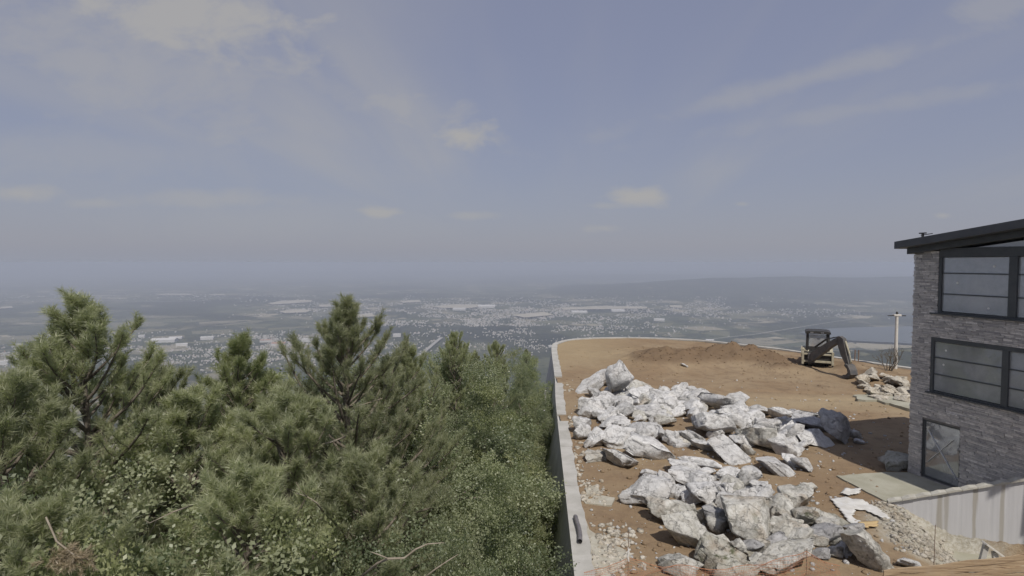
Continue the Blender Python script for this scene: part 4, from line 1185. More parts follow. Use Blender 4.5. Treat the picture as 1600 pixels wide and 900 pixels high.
rail = empty('timber_rail', (12.5, 15.9, -1.2))
tag(rail, 'rough tan timber boards and posts at the bottom right corner', 'rail')
Yr = 15.9; zr = lambda py: CAM_Z - (py - 410) / FOC * Yr
xa, xb = (1395 - 800) / FOC * Yr, (1690 - 800) / FOC * Yr
def board(z0a, z0b, th, yo, seed):
    rg = random.Random(seed); mb = MB(); N = 22; v, f = [], []
    for i in range(N + 1):
        t = i / N; x = xa + (xb - xa) * t; z = z0a + (z0b - z0a) * t + .02 * math.sin(i * .8 + seed) + rg.uniform(-.008, .008)
        y = yo + .01 * math.sin(i * .5 + seed)
        for dy_, dz_ in ((0, 0), (.035, 0), (.035, -th), (0, -th)):
            v.append(Vector((x, Yr + y + dy_, z + dz_)) - rail.location)
        if i:
            b_ = 4 * i
            f += [(b_ - 4 + e, b_ - 4 + (e + 1) % 4, b_ + (e + 1) % 4, b_ + e) for e in range(4)]
    f += [(3, 2, 1, 0), tuple(len(v) - 4 + e for e in range(4))]
    return mb.add(v, f).build('board', M['wood'], rail)
for k in range(7):
    board(zr(903) - k * .165, zr(868) - k * .175, .16, .012 * (k % 2), k)
for px_ in (1420, 1530, 1640):
    x_ = (px_ - 800) / FOC * Yr; MB().box((x_ - 12.5, .09, .5), (.09, .09, 2.4)).build('post', M['wood'], rail, .005)
x_ = (1474 - 800) / FOC * 16.3
o = MB().tube([(0, 0, 0), (.01, 0, 2.3)], .009, 6).build('steel_rod', M['rust']); o.location = (x_, 16.3, zr(838) - 2.3)
tag(o, 'thin upright steel rod behind the timber boards at bottom right', 'rod')

# ================================================================== BACKHOE LOADER
bg = G(1277, 579)
bh = empty('backhoe_loader', (bg.x, bg.y, tz1(bg.x, bg.y)), R(-26)); bh.scale = (1.06, 1.06, 1.06)
tag(bh, 'old dusty backhoe loader with its arm reaching down to the dirt', 'backhoe')
# local: x to the right, y away (front of machine), z up
def wheel(name, x, y, r, w, rimr):
    t = MB(); prof = [(r * .62, -w / 2), (r * .92, -w / 2), (r, -w * .32), (r, w * .32), (r * .92, w / 2), (r * .62, w / 2)]
    n_ = 22; vs_, fs = [], []
    for k in range(n_):
        a_ = 2 * math.pi * k / n_
        for pr2, px2 in prof: vs_.append((px2, math.cos(a_) * pr2, math.sin(a_) * pr2))
    m_ = len(prof)
    for k in range(n_):
        for j in range(m_):
            fs.append((k * m_ + j, k * m_ + (j + 1) % m_, ((k + 1) % n_) * m_ + (j + 1) % m_, ((k + 1) % n_) * m_ + j))
    t.add(vs_, fs)
    for k in range(n_):
        a_ = 2 * math.pi * k / n_; t.box((w * .18 * (1 if k % 2 else -1), math.cos(a_) * r, math.sin(a_) * r), (w * .5, .05, .06), (a_ - math.pi / 2, 0, 0))
    o = t.build(name, M['rubber'], bh); o.location = (x, y, r)
    rim = MB().tube([(-w * .36, 0, 0), (w * .36, 0, 0)], rimr, 18).tube([(-w * .44, 0, 0), (w * .44, 0, 0)], rimr * .3, 10).build('rim', M['paint_cream'], o)
for sx_ in (-1, 1):
    wheel('rear_wheel', sx_ * .86, .95, .70, .42, .42)
    wheel('front_wheel', sx_ * .84, 3.1, .48, .32, .29)
MB().box((0, 2.0, .78), (.75, 3.0, .38)).box((0, .95, .70), (1.3, .28, .28)).box((0, 3.1, .48), (1.3, .2, .2)).build('chassis', M['steel_dark'], bh, .02)
MB().prism([(1.55, .95), (3.55, .95), (3.6, 1.35), (3.45, 1.55), (1.55, 1.72)], -.42, .42, 'yz').build('hood', M['paint_cream'], bh, .03)
for sx_ in (-1, 1):
    MB().prism([(.1, 1.25), (.35, 1.52), (1.45, 1.52), (1.75, 1.2), (1.65, 1.2), (1.4, 1.42), (.4, 1.42), (.18, 1.2)], sx_ * .62, sx_ * 1.08, 'yz').build('fender', M['paint_cream'], bh)
    MB().bar((sx_ * .70, 2.2, 1.45), (sx_ * .70, 4.2, 1.0), .12, .22).bar((sx_ * .70, 4.2, 1.0), (sx_ * .70, 4.65, .35), .12, .18).build('loader_arm', M['paint_cream'], bh, .02)
MB().prism([(4.6, .12), (5.45, .12), (5.5, .2), (4.85, .28), (4.75, .55), (4.9, 1.05), (4.7, 1.02), (4.55, .5)], -1.12, 1.12, 'yz').build('loader_bucket', M['paint_cream'], bh)
MB().box((0, .50, .80), (1.86, 1.0, .92)).box((-.55, 1.75, .85), (.45, .8, .5)).box((.55, 1.75, .85), (.45, .8, .5)).build('mid_body', M['steel_dark'], bh, .04)
# cab: corner posts, roof, glass, seat, console
cab = MB()
cab.box((0, .95, 1.30), (1.42, 1.5, .12))
cab.box((0, .24, 1.50), (1.44, .06, .34)).box((-.74, .95, 1.52), (.06, 1.4, .38)).box((.74, .95, 1.52), (.06, 1.4, .38))
co = cab.build('cab', M['steel_dark'], bh, .02)
for x_ in (-.76, .76):
    MB().bar((x_, .22, 1.3), (x_ * .96, .30, 2.72), .17, .15).build('cab_post', M['steel_dark'], co, .01)
    MB().bar((x_, 1.65, 1.3), (x_ * .96, 1.55, 2.72), .13, .13).build('cab_post', M['steel_dark'], co, .01)
    MB().box((x_ * .97, .95, 2.05), (.012, 1.2, 1.25)).build('cab_glass', M['glass'], co)
MB().box((0, .25, 2.05), (1.20, .012, 1.2)).build('cab_glass', M['glass'], co)
MB().prism([(-.92, 2.70), (.92, 2.70), (.90, 2.86), (.66, 2.93), (-.66, 2.93), (-.90, 2.86)], .05, 1.8).build('cab_roof', M['steel_dark'], co, .02)
for x_ in (-.45, .3): MB().box((x_, .02, 2.80), (.22, .08, .1)).build('work_lamp', M['chrome'], co)
MB().box((-.1, .95, 1.62), (.5, .5, .14)).box((-.1, 1.18, 1.95), (.48, .12, .55), (-.15, 0, 0)).build('seat', M['steel_dark'], bh, .04)
MB().box((.2, .5, 1.6), (.3, .25, .6)).bar((.1, .45, 1.85), (.12, .35, 2.12), .03, .03).bar((.3, .45, 1.85), (.3, .35, 2.15), .03, .03).tube([(0, 1.45, 1.9), (0, 1.3, 2.15)], .16, 10).build('control_console', M['steel_dark'], bh, .01)
# rear frame with slide rails and stabilisers
MB().box((0, -.12, 1.08), (2.0, .16, .13)).box((0, -.12, .50), (2.0, .16, .16)).build('slide_frame', M['paint_cream'], bh, .015)
MB().box((.1, -.02, .80), (1.75, .08, .9)).build('back_plate', M['steel_dark'], bh, .01)
for x_ in (-1.06, 1.06):
    st = MB().box((x_, -.12, .78), (.17, .2, 1.05)).build('stabiliser', M['paint_cream'], bh, .015)
    MB().box((x_, -.12, .16), (.12, .14, .30)).box((x_, -.12, .03), (.34, .36, .06)).build('foot', M['steel_dark'], st, .01)
MB().box((-1.0, .35, 1.36), (.5, .55, .12), (0, .5, 0)).build('side_step', M['paint_cream'], bh, .01)
# swing post, boom, dipper, bucket
pv = Vector((-.45, -.35, .85)); sd = Vector((.60, -.80, 0)).normalized()
def arm(s, z): return pv + sd * s * 1.18 + Vector((0, 0, z - .85))
def plate(poly, th, name, mat, par):
    """side profile in (reach, height) given a thickness across"""
    side = Vector((-sd.y, sd.x, 0)) * th / 2; n_ = len(poly)
    v = [arm(*p_) - side for p_ in poly] + [arm(*p_) + side for p_ in poly]
    return MB().add(v, [tuple(range(n_ - 1, -1, -1)), tuple(range(n_, 2 * n_))] + [(i, (i + 1) % n_, n_ + (i + 1) % n_, n_ + i) for i in range(n_)]).build(name, mat, par, .012)
MB().box(pv + Vector((0, .1, -.05)), (.5, .35, .75)).build('swing_post', M['steel_grey'], bh, .03)
bo = plate([(-.08, .74), (.26, .60), (1.05, 1.28), (1.9, 1.98), (2.55, 2.44), (2.66, 2.62), (2.48, 2.76), (1.62, 2.36), (.75, 1.72), (.02, 1.18)], .30, 'boom', M['steel_grey'], bh)
di = plate([(2.36, 2.84), (2.62, 2.95), (2.92, 2.80), (3.12, 2.05), (3.46, .95), (3.22, .84), (2.78, 1.55), (2.42, 2.4)], .30, 'dipper', M['steel_grey'], bh)
bk = plate([(3.28, 1.02), (3.52, .95), (3.72, .62), (3.80, .30), (3.62, .03), (3.30, .02), (3.12, .16), (3.36, .22), (3.52, .40), (3.46, .66), (3.22, .86)], .62, 'bucket', M['steel_grey'], bh)
for k in range(4):
    side = Vector((-sd.y, sd.x, 0)) * (-.24 + .16 * k)
    MB().bar(arm(3.2, .10) + side, arm(3.0, .06) + side, .07, .04).build('tooth', M['steel_dark'], bk)
MB().tube([arm(.35, 1.75), arm(1.4, 2.55)], .075, 10).tube([arm(1.4, 2.55), arm(2.45, 2.88)], .04, 8).build('boom_cylinder', M['steel_dark'], bo)
MB().tube([arm(3.0, 2.62), arm(3.36, 1.75)], .065, 10).tube([arm(3.36, 1.75), arm(3.52, 1.2)], .035, 8).bar(arm(3.5, 1.2), arm(3.38, .95), .12, .06).build('bucket_cylinder', M['paint_cream'], di)
MB().tube([arm(.3, .95), arm(.9, 1.7), arm(1.7, 2.4), arm(2.3, 2.78)], .025, 6).build('hose', M['rubber'], bo)

# ================================================================== POLE, BARE SHRUB, STAKES
pb = G(1399, 577)
pole = empty('utility_pole', (pb.x, pb.y, -.3))
ph = Q(1399, 493, pb.y).z + .3
tag(pole, 'short white concrete utility pole with thin crossarm behind the rubble', 'pole')
MB().tube([(0, 0, 0), (0, 0, ph)], [.14, .115], 12).build('shaft', M['pole'], pole)
MB().box((0, 0, ph + .03), (.62, .3, .16)).build('head', M['pole'], pole, .02)
MB().box((0, .02, ph - .02), (1.55, .07, .07)).build('crossarm', M['steel_dark'], pole)
MB().tube([(0, 0, ph + .1), (0, 0, ph + .22), (0, 0, ph + .34)], [.06, .10, .04], 8).build('insulator', M['steel_dark'], pole)
for px_, py0, Yk, lb in ((1329.5, 548, 54.0, 'left of two thin rusty stakes by the far coping'), (1335, 547, 53.4, 'right of two thin rusty stakes by the far coping')):
    b_ = G(px_, 565); o = MB().tube([(0, 0, -.3), (.01, 0, 1.05)], .045, 6).build('stake', M['rust']); o.location = (b_.x, b_.y - .6, tz1(b_.x, b_.y - .6)); tag(o, lb, 'stake', 'stakes by the far coping')
sb = G(1389, 583); shr = empty('bare_shrub', (sb.x, sb.y, tz1(sb.x, sb.y)))
tag(shr, 'nearly bare spreading shrub in front of the utility pole', 'shrub')
tw = MB(); lv = []
trg = random.Random(31)
def twig(p_, d, L, r, lev):
    n_ = 3; pts = [p_]
    for k in range(n_):
        d = (d + Vector((trg.gauss(0, .16), trg.gauss(0, .16), trg.gauss(.04, .1)))).normalized(); pts.append(pts[-1] + d * L / n_)
    tw.tube(pts, [r, r * .85, r * .65, r * .4], 5, False)
    if lev < 4:
        for _ in range(3 if lev else 2):
            twig(pts[trg.choice([2, 3])], (d + Vector((trg.gauss(0, .5), trg.gauss(0, .5), trg.gauss(.1, .3)))).normalized(), L * trg.uniform(.55, .8), r * .6, lev + 1)
    else: lv.append(pts[-1])
for k in range(6): twig(Vector((trg.uniform(-.3, .3), trg.uniform(-.2, .2), 0)), Vector((trg.gauss(0, .45), trg.gauss(0, .4), 1)).normalized(), .8, .05, 0)
tw.build('branches', M['twig'], shr)

# ================================================================== TREES
def rot_frames(D, rg):
    """orthonormal frames with z axis along D (n,3)"""
    D = D / np.linalg.norm(D, axis=1)[:, None]
    ref = rg.normal(size=D.shape); Xx = np.cross(ref, D); Xx /= np.linalg.norm(Xx, axis=1)[:, None]; Yy = np.cross(D, Xx)
    return np.stack([Xx, Yy, D], 2)         # columns
def stamp(template, P_, D, S, rg):
    """copy template verts (m,3) to every place -> (n*m,3)"""
    Fm = rot_frames(D, rg)
    return (np.einsum('nij,mj->nmi', Fm, template) * S[:, None, None] + P_[:, None, :]).reshape(-1, 3)
def tuft_template(rg, n_, L=.30, nl=.13, w=.0075):
    t = rg.rand(n_) ** .8 * L; an = rg.rand(n_) * 6.283; op = rg.uniform(.45, 1.05, n_)
    ln = nl * rg.uniform(.75, 1.15, n_)
    rad = np.stack([np.cos(an), np.sin(an), np.zeros(n_)], 1); ax = np.array([0, 0, 1.0])
    d = rad * np.sin(op)[:, None] + ax * np.cos(op)[:, None]
    b = ax * t[:, None] + rad * .006
    tip = b + d * ln[:, None]
    sd_ = np.cross(d, rg.normal(size=(n_, 3))); sd_ /= np.linalg.norm(sd_, axis=1)[:, None]
    return np.stack([b - sd_ * w / 2, b + sd_ * w / 2, tip], 1).reshape(-1, 3)

def pine(seed, H, spread, n_needle=40, whorl=.52, dens=1.0, mat='needle', needle=.122, bare=.12, up=0.0, kp=2.2, pw=.75):
    rg = np.random.RandomState(seed); rd = random.Random(seed)
    tb = MB(); r0 = .012 * H + .05
    tr = [Vector((0, 0, -.6))]
    for k in range(1, 13): tr.append(Vector((.10 * math.sin(k * .7 + seed) * k / 12, .10 * math.cos(k * .6 + seed * 2) * k / 12, H * k / 12)))
    tb.tube(tr, [r0 * (1 - .93 * k / 12) for k in range(13)], 10)
    def tpos(z):
        f_ = max(0, min(.9999, z / H)) * 12; i_ = int(f_); return tr[i_].lerp(tr[i_ + 1], f_ - i_)
    SP, SD, SS = [], [], []
    def shoot(p_, d, s=1.0): SP.append(p_[:]); SD.append((d + Vector((0, 0, .25))).normalized()[:]); SS.append(s * rd.uniform(.8, 1.2))
    def cluster(p_, d, n_):
        shoot(p_ - d * .12, d, 1.15)
        for k in range(n_):
            e_ = (d * .9 + Vector((rd.gauss(0, .55), rd.gauss(0, .55), rd.uniform(.1, .8)))).normalized()
            shoot(p_ - d * rd.uniform(.05, .32), e_, 1.0)
    z = H * bare
    while z < H * .985:
        t = z / H
        Lb = .92 * spread * (min(1.0, max(0, .985 - t) * kp) ** pw) * (0.75 + .25 * min(1, (t - bare) * 5 + .2)) + .22
        nb = rd.choice([4, 5, 5, 6])
        if t > .9: nb = 4
        a0 = rd.random() * 6.28
        for k in range(nb):
            if rd.random() < .10: continue
            az = a0 + k * 6.283 / nb + rd.gauss(0, .22); L = Lb * rd.uniform(.62, 1.15)
            el = R(8 + 40 * t ** 1.8 + rd.gauss(0, 7) + up)
            o_ = tpos(z + rd.uniform(-.15, .15)); d = Vector((math.cos(az) * math.cos(el), math.sin(az) * math.cos(el), math.sin(el)))
            n_ = 6; pts = [o_]
            for j in range(n_):
                d = (d + Vector((rd.gauss(0, .07), rd.gauss(0, .07), (.045 + .05 * (j / n_)) * (1 + 2.2 * max(0, t - .55)) + rd.gauss(0, .05)))).normalized(); pts.append(pts[-1] + d * L / n_)
            rb = .010 + .017 * L
            tb.tube(pts, [rb * (1 - .8 * j / n_) for j in range(n_ + 1)], 5, False)
            cluster(pts[-1], d, 5)
            for u in range(15):                                    # plume along the outer part
                w_ = rd.uniform(.42, 1.0) * n_; i_ = min(int(w_), n_ - 1); bd = (pts[i_ + 1] - pts[i_]).normalized()
                shoot(pts[i_].lerp(pts[i_ + 1], w_ - i_), (bd * .8 + Vector((rd.gauss(0, .55), rd.gauss(0, .55), rd.uniform(0, .6)))).normalized(), 1.0)
            # side branches
            ns = max(2, int(L * 4.2 * dens * (1.0 if t < .7 else .55)))
            for s in range(ns):
                f_ = .30 + .66 * (s + rd.random() * .6) / ns; q_ = f_ * n_; i_ = min(int(q_), n_ - 1); bp = pts[i_].lerp(pts[i_ + 1], q_ - i_)
                bd = (pts[i_ + 1] - pts[i_]).normalized(); sd_ = bd.cross(Vector((0, 0, 1)))
                if sd_.length < .1: sd_ = Vector((1, 0, 0))
                sd_.normalize(); sg = 1 if s % 2 else -1
                dd = (bd * .75 + sd_ * sg * rd.uniform(.5, .95) + Vector((0, 0, rd.uniform(.0, .5)))).normalized()
                l2 = max(.16, L * .42 * (1.15 - f_) * rd.uniform(.7, 1.2))
                e_ = bp + dd * l2 * .5; dd2 = (dd + Vector((0, 0, .35))).normalized(); e2 = e_ + dd2 * l2 * .5
                tb.tube([bp, e_, e2], [.010, .008, .005], 3, False)
                cluster(e2, dd2, 2)
                m_ = int(l2 / .17)
                for u in range(m_):
                    w_ = (u + .5) / max(1, m_); b3 = bp.lerp(e_, w_ * 2) if w_ < .5 else e_.lerp(e2, w_ * 2 - 1)
                    shoot(b3, (dd + Vector((rd.gauss(0, .6), rd.gauss(0, .6), rd.uniform(.1, .7)))).normalized(), .9)
        z += whorl * rd.uniform(.75, 1.2) * (1.0 if t < .8 else .7)
    for k in range(46):                                            # bushy leader
        z2 = H - rd.random() ** 1.2 * .085 * H; a_ = rd.random() * 6.283
        shoot(tpos(z2), Vector((math.cos(a_), math.sin(a_), rd.uniform(.5, 1.3))).normalized(), 1.15)
    shoot(tr[-1] - Vector((0, 0, .25)), Vector((0, 0, 1)), 1.3)
    for k in range(5):
        a_ = k * 1.256; shoot(tr[-1] - Vector((0, 0, .3)), Vector((math.cos(a_) * .6, math.sin(a_) * .6, .8)))
    SP, SD, SS = map(np.array, (SP, SD, SS))
    V, A_ = [], []; nv = 5
    which = rg.randint(0, nv, len(SP))
    for k in range(nv):
        tp = tuft_template(rg, n_needle, .24, needle, .009); mk = which == k
        v = stamp(tp, SP[mk], SD[mk], SS[mk], rg); V.append(v)
        base_ = np.repeat(np.clip(rg.normal(.42, .22, mk.sum()), 0, 1), len(tp)); A_.append(np.clip(base_ + np.tile(np.array([-.1, -.1, .12]), len(v) // 3), 0, 1))
    V = np.concatenate(V); A_ = np.concatenate(A_)
    return tb.mesh('trunk', M['bark'], True), mesh_np('crown', V, np.arange(len(V)).reshape(-1, 3), 3, M[mat], False, A_)

def broadleaf(seed, H, RX, leafs=9, clumps=80, sprays=26, mat='leaf', size=.085, low=.16, stems=1, flat=1.0):
    rg = np.random.RandomState(seed); rd = random.Random(seed); tb = MB()
    C = []
    for s in range(stems):
        base_ = Vector((rd.gauss(0, .25) if stems > 1 else 0, rd.gauss(0, .25) if stems > 1 else 0, -.5))
        lean = Vector((rd.gauss(0, .12), rd.gauss(0, .12), 1)).normalized(); Hs = H * rd.uniform(.75, .95) * .8
        tr = [base_ + lean * (Hs * k / 8) + Vector((rd.gauss(0, .05), rd.gauss(0, .05), 0)) * k * .3 for k in range(9)]
        r0 = (.012 * H + .04) / math.sqrt(stems)
        tb.tube(tr, [r0 * (1 - .85 * k / 8) for k in range(9)], 8)
        C.append(tr)
    cl = []
    n_main = clumps // 6
    for i in range(n_main):
        tr = C[i % stems]; t = low + (1 - low) * ((i + rd.random()) / n_main)
        q_ = min(t * .9, .95) * 8; o_ = tr[int(q_)].lerp(tr[min(8, int(q_) + 1)], q_ - int(q_))
        az = i * 2.399 + rd.gauss(0, .3)
        prof = math.sin(math.pi * min(1, max(0, (t - low * .4) / (1.08 - low * .4)))) ** .6
        rx = RX * prof * rd.uniform(.62, 1.1) * flat
        e = Vector((math.cos(az) * rx, math.sin(az) * rx, o_.z + rx * rd.uniform(.25, .7) * .6 + .1)); e.z = min(e.z, H * .97)
        e += Vector((tr[4].x, tr[4].y, 0)) * .5
        m1 = o_.lerp(e, .5) + Vector((0, 0, .12 * rx)) + Vector((rd.gauss(0, .1), rd.gauss(0, .1), 0))
        tb.tube([o_, m1, e], [.035 + .008 * rx, .024, .010], 5, False)
        for k in range(6):
            f_ = rd.uniform(.45, 1.05); b_ = (o_.lerp(m1, f_ * 2) if f_ < .5 else m1.lerp(e, min(1, f_ * 2 - 1)))
            c_ = b_ + Vector((rd.gauss(0, .34), rd.gauss(0, .34), rd.gauss(.12, .25))) * (RX / 2.2)
            tb.tube([b_, b_.lerp(c_, .5) + Vector((0, 0, .04)), c_], [.011, .008, .004], 3, False)
            cl.append((c_, .30 + .22 * rd.random()))
    # crown top
    for k in range(max(4, clumps // 12)):
        tr = C[k % stems]; cl.append((tr[-1] + Vector((rd.gauss(0, .3), rd.gauss(0, .3), rd.uniform(-.2, H * .97 - tr[-1].z))), .32))
    P_, D, S, base_ = [], [], [], []
    for c_, r_ in cl:
        tone = np.clip(rg.normal(.40, .30), 0, 1)
        u = rg.normal(size=(sprays, 3)); u /= np.linalg.norm(u, axis=1)[:, None]; rad = rg.rand(sprays) ** .5 * r_ * .72 * (RX / 2.0) ** .5
        p_ = np.array(c_[:]) + u * rad[:, None] * np.array([1.15, 1.15, .8])
        d = u + rg.normal(size=(sprays, 3)) * .45 + np.array([0, 0, .25]); P_.append(p_); D.append(d); S.append(rg.uniform(.75, 1.2, sprays)); base_.append(np.clip(tone + rg.normal(0, .07, sprays), 0, 1))
    P_, D, S, base_ = map(np.concatenate, (P_, D, S, base_))
    V, Ff, A_ = [], [], []; nv = 4; which = rg.randint(0, nv, len(P_)); cnt = 0
    for k in range(nv):
        tp = []
        for j in range(leafs):
            t = (j + .5) / leafs * .22; an = j * 2.4 + rg.rand(); dirv = np.array([math.cos(an), math.sin(an), rg.uniform(.1, .9)]); dirv /= np.linalg.norm(dirv)
            sd_ = np.cross(dirv, rg.normal(size=3)); sd_ /= np.linalg.norm(sd_); s_ = size * rg.uniform(.75, 1.2); b_ = np.array([0, 0, t]) + dirv * .015
            up_ = np.cross(sd_, dirv) * s_ * .10
            tp += [b_, b_ + dirv * s_ * .5 + sd_ * s_ * .33 + up_, b_ + dirv * s_, b_ + dirv * s_ * .5 - sd_ * s_ * .33 + up_]
        tp = np.array(tp); mk = which == k
        v = stamp(tp, P_[mk], D[mk], S[mk], rg); V.append(v); A_.append(np.repeat(base_[mk], len(tp)) + np.repeat(rg.normal(0, .06, mk.sum() * leafs), 4)); 
    V = np.concatenate(V); A_ = np.clip(np.concatenate(A_), 0, 1)
    return tb.mesh('trunk', M['bark'], True), mesh_np('crown', V, np.arange(len(V)).reshape(-1, 4), 4, M[mat], False, A_)

PROT = {
    'pine_a': (pine(1, 15.0, 2.7, 46, .46, .95, kp=4.4, pw=.85), 15.0),
    'pine_b': (pine(22, 15.0, 3.1, 46, .48, .80, kp=4.0, pw=.95), 15.0),
    'pine_c': (pine(3, 12.0, 2.7, 46, .50, .85, kp=3.8, pw=.85), 12.0),
    'pine_d': (pine(4, 11.0, 2.7, 46, .48, .85, kp=4.0, pw=.85), 11.0),
    'pine_pale': (pine(5, 14.0, 2.3, 34, .60, .7, 'needle_light', .13, kp=4.2, pw=.8), 14.0),
    'oak_a': (broadleaf(11, 9.0, 2.5, 9, 165, 56, 'leaf', .056), 9.0),
    'oak_b': (broadleaf(12, 8.0, 2.3, 9, 165, 56, 'leaf', .049, .1, 3), 8.0),
    'pale_oak': (broadleaf(13, 9.0, 2.4, 9, 155, 52, 'leaf_yellow', .053, .14, 2), 9.0),
    'grey_bush': (broadleaf(14, 7.0, 2.2, 9, 145, 50, 'leaf_grey', .045, .1, 3), 7.0),
}
PROT = {k: (v[0], max(p_.co.z for p_ in v[0][1].vertices)) for k, v in PROT.items()}
def tree(kind, px, py, Y, label, rz=0.0, cat='pine tree', wide=1.0, group=None):
    (tm, cm), H = PROT[kind]
    top = Q(px, py, Y); zb = land1(top.x, Y) - .2
    s = (top.z - zb) / H
    nm = 'pine_tree' if 'pine' in kind else 'broadleaf_tree' if kind != 'grey_bush' else 'tall_shrub'
    root = empty(nm, (top.x, Y, zb), rz); root.scale = (s * wide, s * wide, s)
    link('trunk', tm, root); link('crown', cm, root)
    tag(root, label, cat, group)
    return root
T = {}
PG, BG, SG = 'pines on the slope', 'broadleaf trees on the slope', 'leafy shrubs on the slope'
for args in [
    ('pine_a', 122, 440, 14.0, 'tallest pine at left, its tufted top rising above the horizon haze', .4),
    ('pine_b', 545, 452, 16.0, 'tall pointed pine in the centre left, rising above the valley town', 2.0),
    ('pine_c', 12, 560, 11.5, 'dense pine cut by the left picture edge', 1.0),
    ('pine_d', 232, 545, 17.5, 'slim pine peeking just right of the tallest left pine', 3.0, 0.75),
    ('pine_b', 640, 528, 21, 'pine with several upright tips just right of the centre pine', .5, 0.8),
    ('pine_d', 600, 556, 19, 'pine close behind the right flank of the centre pine', 4.4, 0.8),
    ('pine_c', 712, 513, 30, 'dark narrow pine tip in the tree line left of the wall', 1.7, 0.7),
    ('pine_d', 772, 528, 36, 'broad dark pine top in the tree line nearer the wall', 2.6, 0.7),
    ('pine_a', 822, 543, 50, 'small distant pine top closest to the wall corner', .3, 0.7),
    ('pine_b', 742, 545, 44, 'small distant pine between the two dark tree line tops', 5.0, 0.7),
    ('pine_pale', 368, 508, 18.5, 'pale yellow-green airy pine between the left and centre pines', 1.2),
    ('pine_d', 455, 590, 13.0, 'bushy pine at the left foot of the centre pine', .9),
    ('pine_c', 300, 592, 14.5, 'bushy pine below the pale airy pine', 2.2, 1.15),
    ('pine_d', 405, 560, 19.5, 'dark bushy pine right behind the pale airy pine', .6, 1.2),
    ('pine_c', 560, 690, 11.5, 'near pine in front of the centre pine with pale shoots', 3.9),
    ('pine_d', 385, 700, 10.2, 'near pine in the lower middle of the left thicket', 1.4),
    ('pine_c', 20, 760, 8.2, 'nearest pine in the bottom left corner', 4.0),
]: T[args[4]] = tree(*args[:6], wide=args[6] if len(args) > 6 else 1.0, group=PG)
for args in [
    ('pale_oak', 770, 580, 25, 'yellow-green oak in the tree line beside the retaining wall', .3, 1.1),
    ('pale_oak', 800, 612, 24, 'light olive oak beside the retaining wall', 2.3, .8),
    ('oak_a', 690, 568, 22, 'dark green oak right of the multi-tipped pine', 1.1, 1.2),
    ('oak_b', 700, 655, 16, 'rounded fresh green oak in the middle of the thicket', .7, 1.25),
    ('oak_a', 740, 690, 16.5, 'green oak below the light olive oak by the wall', 2.9, .75),
    ('oak_b', 640, 760, 11.5, 'green oak low in front, right of the near pale-shoot pine', 4.0, .8),
    ('oak_b', 702, 765, 12.0, 'dense dark green oak low in front near the wall', 5.2, .58),
    ('oak_a', 836, 566, 40, 'small far oak squeezed against the wall near its corner', .5, .85),
    ('oak_a', 660, 549, 31, 'far oak filling the gap behind the multi-tipped pine', 3.5, 1.4),
    ('oak_a', 612, 566, 24, 'oak between the centre pine and the multi-tipped pine', 5.5, 1.0),
    ('oak_a', 735, 540, 34, 'oak in the tree line behind the dark narrow pine tip', .9, 1.1),
    ('pale_oak', 788, 543, 38, 'light oak in the tree line behind the broad dark pine top', 3.1, 1.1),
    ('oak_a', 676, 546, 29, 'oak in the tree line left of the dark narrow pine tip', 4.7, 1.1),
    ('oak_a', 838, 546, 46, 'small oak nearest the wall corner', 1.3, 1.0),
    ('pale_oak', 846, 556, 42, 'small pale oak just below the wall corner', 4.3, .8),
    ('oak_a', 752, 553, 27, 'full leafy oak in front of the dark narrow pine tip', 2.0, 1.0),
    ('pale_oak', 803, 556, 31, 'full light oak rising beside the wall above the olive oak', 5.0, .9),
    ('oak_a', 832, 562, 36, 'leafy oak crowding the far part of the wall', .1, .8),
    ('oak_b', 703, 552, 25, 'rounded oak left of the full leafy oak', 3.3, 1.0),
    ('oak_b', 812, 556, 44, 'small round oak in the tree line near the wall corner', 2.4, .9),
    ('oak_b', 490, 575, 21, 'oak half hidden behind the left flank of the centre pine', 2.0, 1.3),
    ('oak_a', 450, 568, 22, 'oak behind the pale airy pine, on its right', 4.4, 1.3),
    ('oak_b', 262, 580, 19, 'oak filling the gap between left pine and pale pine', 1.0, 1.5),
    ('oak_a', 55, 572, 18, 'oak behind the lower left flank of the tallest pine', 1.8, 1.3),
]: T[args[4]] = tree(*args[:6], cat='oak tree', wide=args[6], group=BG)
for args in [
    ('oak_b', 140, 665, 11.0, 'leafy green shrub in front of the tallest left pine', 5.3, 1.0),
    ('pale_oak', 255, 755, 9.2, 'yellow-green shrub low in front, between bottom left corner and thicket middle', .2, .8),
    ('pale_oak', 430, 745, 10.0, 'yellow-green shrub in the lower middle of the thicket', 1.2, .8),
    ('grey_bush', 60, 735, 9.6, 'grey-green shrub above the nearest bottom left pine', 2.2, 1.0),
    ('grey_bush', 480, 790, 9.0, 'grey-green shrub at the bottom between the near pines', .4, 1.2),
    ('grey_bush', 185, 690, 12.0, 'grey-leaved shrub between the near left pines', 2.0, 1.1),
    ('grey_bush', 722, 830, 10.5, 'grey-green shrub at the bottom nearest the wall', 3.0, .4),
    ('oak_b', 670, 850, 9.2, 'low green shrub at the bottom centre around the pale bare branch', .2, .7),
    ('oak_b', 590, 860, 8.8, 'low green shrub at the bottom left of the pale bare branch', 1.9, 1.0),
    ('oak_b', 350, 830, 8.2, 'low green shrub at the bottom left of centre', 2.8, 1.1),
    ('grey_bush', 120, 820, 8.0, 'grey-green shrub at the bottom near the withered twig', 5.1, 1.0),
    ('pale_oak', 798, 700, 19, 'light leafy shrub near the foot of the retaining wall', 1.0, .6),
]: T[args[4]] = tree(*args[:6], cat='shrub', wide=args[6], group=SG)
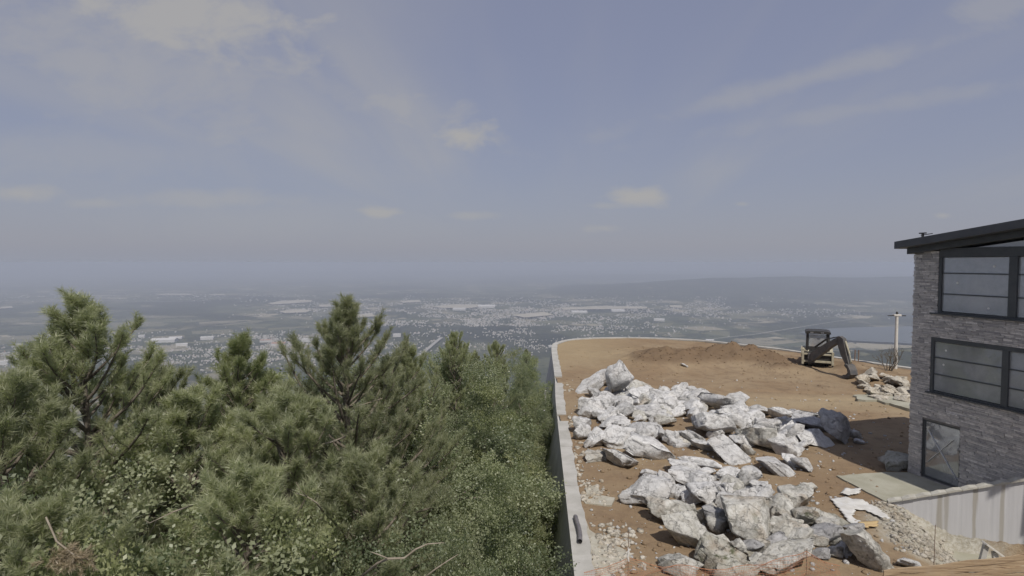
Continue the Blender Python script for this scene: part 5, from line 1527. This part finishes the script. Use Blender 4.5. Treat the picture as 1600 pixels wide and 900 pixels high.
# withered brown branch and a bare pale branch inside the thicket
wb_ = Q(105, 870, 7.6); wr = empty('withered_branch', wb_)
rg = np.random.RandomState(9); Pn = rg.normal(size=(70, 3)) * np.array([.15, .08, .05]); Dn = rg.normal(size=(70, 3)) + np.array([.4, 0, -.5])
v = stamp(tuft_template(rg, 40, .14, .07, .009), Pn, Dn, np.ones(70), rg)
link('needles', mesh_np('needles', v, np.arange(len(v)).reshape(-1, 3), 3, M['brown_leaf'], False, np.repeat(rg.rand(70), len(v) // 70)), wr)
MB().tube([(-.35, .1, .5), (-.15, .02, .2), (.1, 0, .02), (.35, 0, -.06)], [.012, .012, .009, .005], 6).build('twig', M['dead_wood'], wr)
tag(wr, 'withered brown pine branch hanging at the bottom left', 'branch')
bb = Q(640, 868, 8.6); br_ = empty('bare_branch', bb)
def bp_(px, py, Y=8.4): return Q(px, py, Y) - bb
MB().tube([bp_(560, 905, 8.8), bp_(590, 880, 8.6), bp_(607, 873), bp_(632, 872), bp_(650, 858), bp_(668, 850), bp_(694, 848)], [.022, .020, .018, .016, .014, .010, .005], 7).build('stem', M['dead_wood'], br_, 0, True)
MB().tube([bp_(607, 873), bp_(590, 866), bp_(578, 862)], [.012, .009, .004], 6).build('twig', M['dead_wood'], br_, 0, True)
MB().tube([bp_(632, 872), bp_(645, 862, 8.6), bp_(640, 855, 8.8)], [.010, .008, .004], 6).build('twig', M['dead_wood'], br_, 0, True)
MB().tube([bp_(660, 905, 8.3), bp_(682, 888, 8.3), bp_(700, 876, 8.3), bp_(716, 866, 8.3)], [.014, .012, .009, .004], 6).build('twig', M['dead_wood'], br_, 0, True)
tag(br_, 'pale bare crooked branch sticking out of the shrubs at bottom centre', 'branch')

def bare(pts, Y, r, label):
    o0 = Q(*pts[0], Y + .9); root = empty('bare_branch', o0)
    P_ = [Vector((0, 0, 0))] + [Q(px, py, Y) - o0 for px, py in pts[1:]]
    MB().tube(P_, [r * (1 - .7 * k / (len(P_) - 1)) for k in range(len(P_))], 6).build('stem', M['dead_wood'], root, 0, True)
    m_ = P_[len(P_) // 2]; e_ = P_[-1]
    MB().tube([m_, m_.lerp(e_, .5) + Vector((.02, -.1, .12)), m_.lerp(e_, .8) + Vector((.02, -.14, .26))], [r * .5, r * .4, r * .2], 5).build('twig', M['dead_wood'], root, 0, True)
    tag(root, label, 'branch')
bare([(540, 682), (520, 690), (495, 696), (465, 697), (438, 694)], 12.6, .022, 'pale bare branch lying level left of the centre pine trunk')
bare([(548, 640), (562, 634), (580, 628), (598, 622)], 13.6, .020, 'short pale bare branch at the middle of the centre pine')
bare([(505, 800), (495, 786), (480, 776), (462, 770)], 9.6, .016, 'pale bare branch above the low shrubs left of bottom centre')
bare([(300, 790), (270, 800), (245, 812), (232, 838)], 8.3, .014, 'thin bare branch at lower left right of the withered one')

# ================================================================== HAZE
hb = MB().box((0, 0, (-660 + 14.5) / 2), (92000, 92000, 674.5))
hm = bpy.data.materials.new('haze'); hm.use_nodes = True
ht = hm.node_tree; ht.nodes.clear()
ho = ht.nodes.new('ShaderNodeOutputMaterial'); hv = ht.nodes.new('ShaderNodeVolumePrincipled')
hv.inputs['Color'].default_value = (0.605, 0.66, 0.78, 1)
hv.inputs['Density'].default_value = 1.2e-4
hv.inputs['Anisotropy'].default_value = 0.0
ht.links.new(hv.outputs[0], ho.inputs['Volume'])
tag(hb.build('haze', hm), kind='stuff')
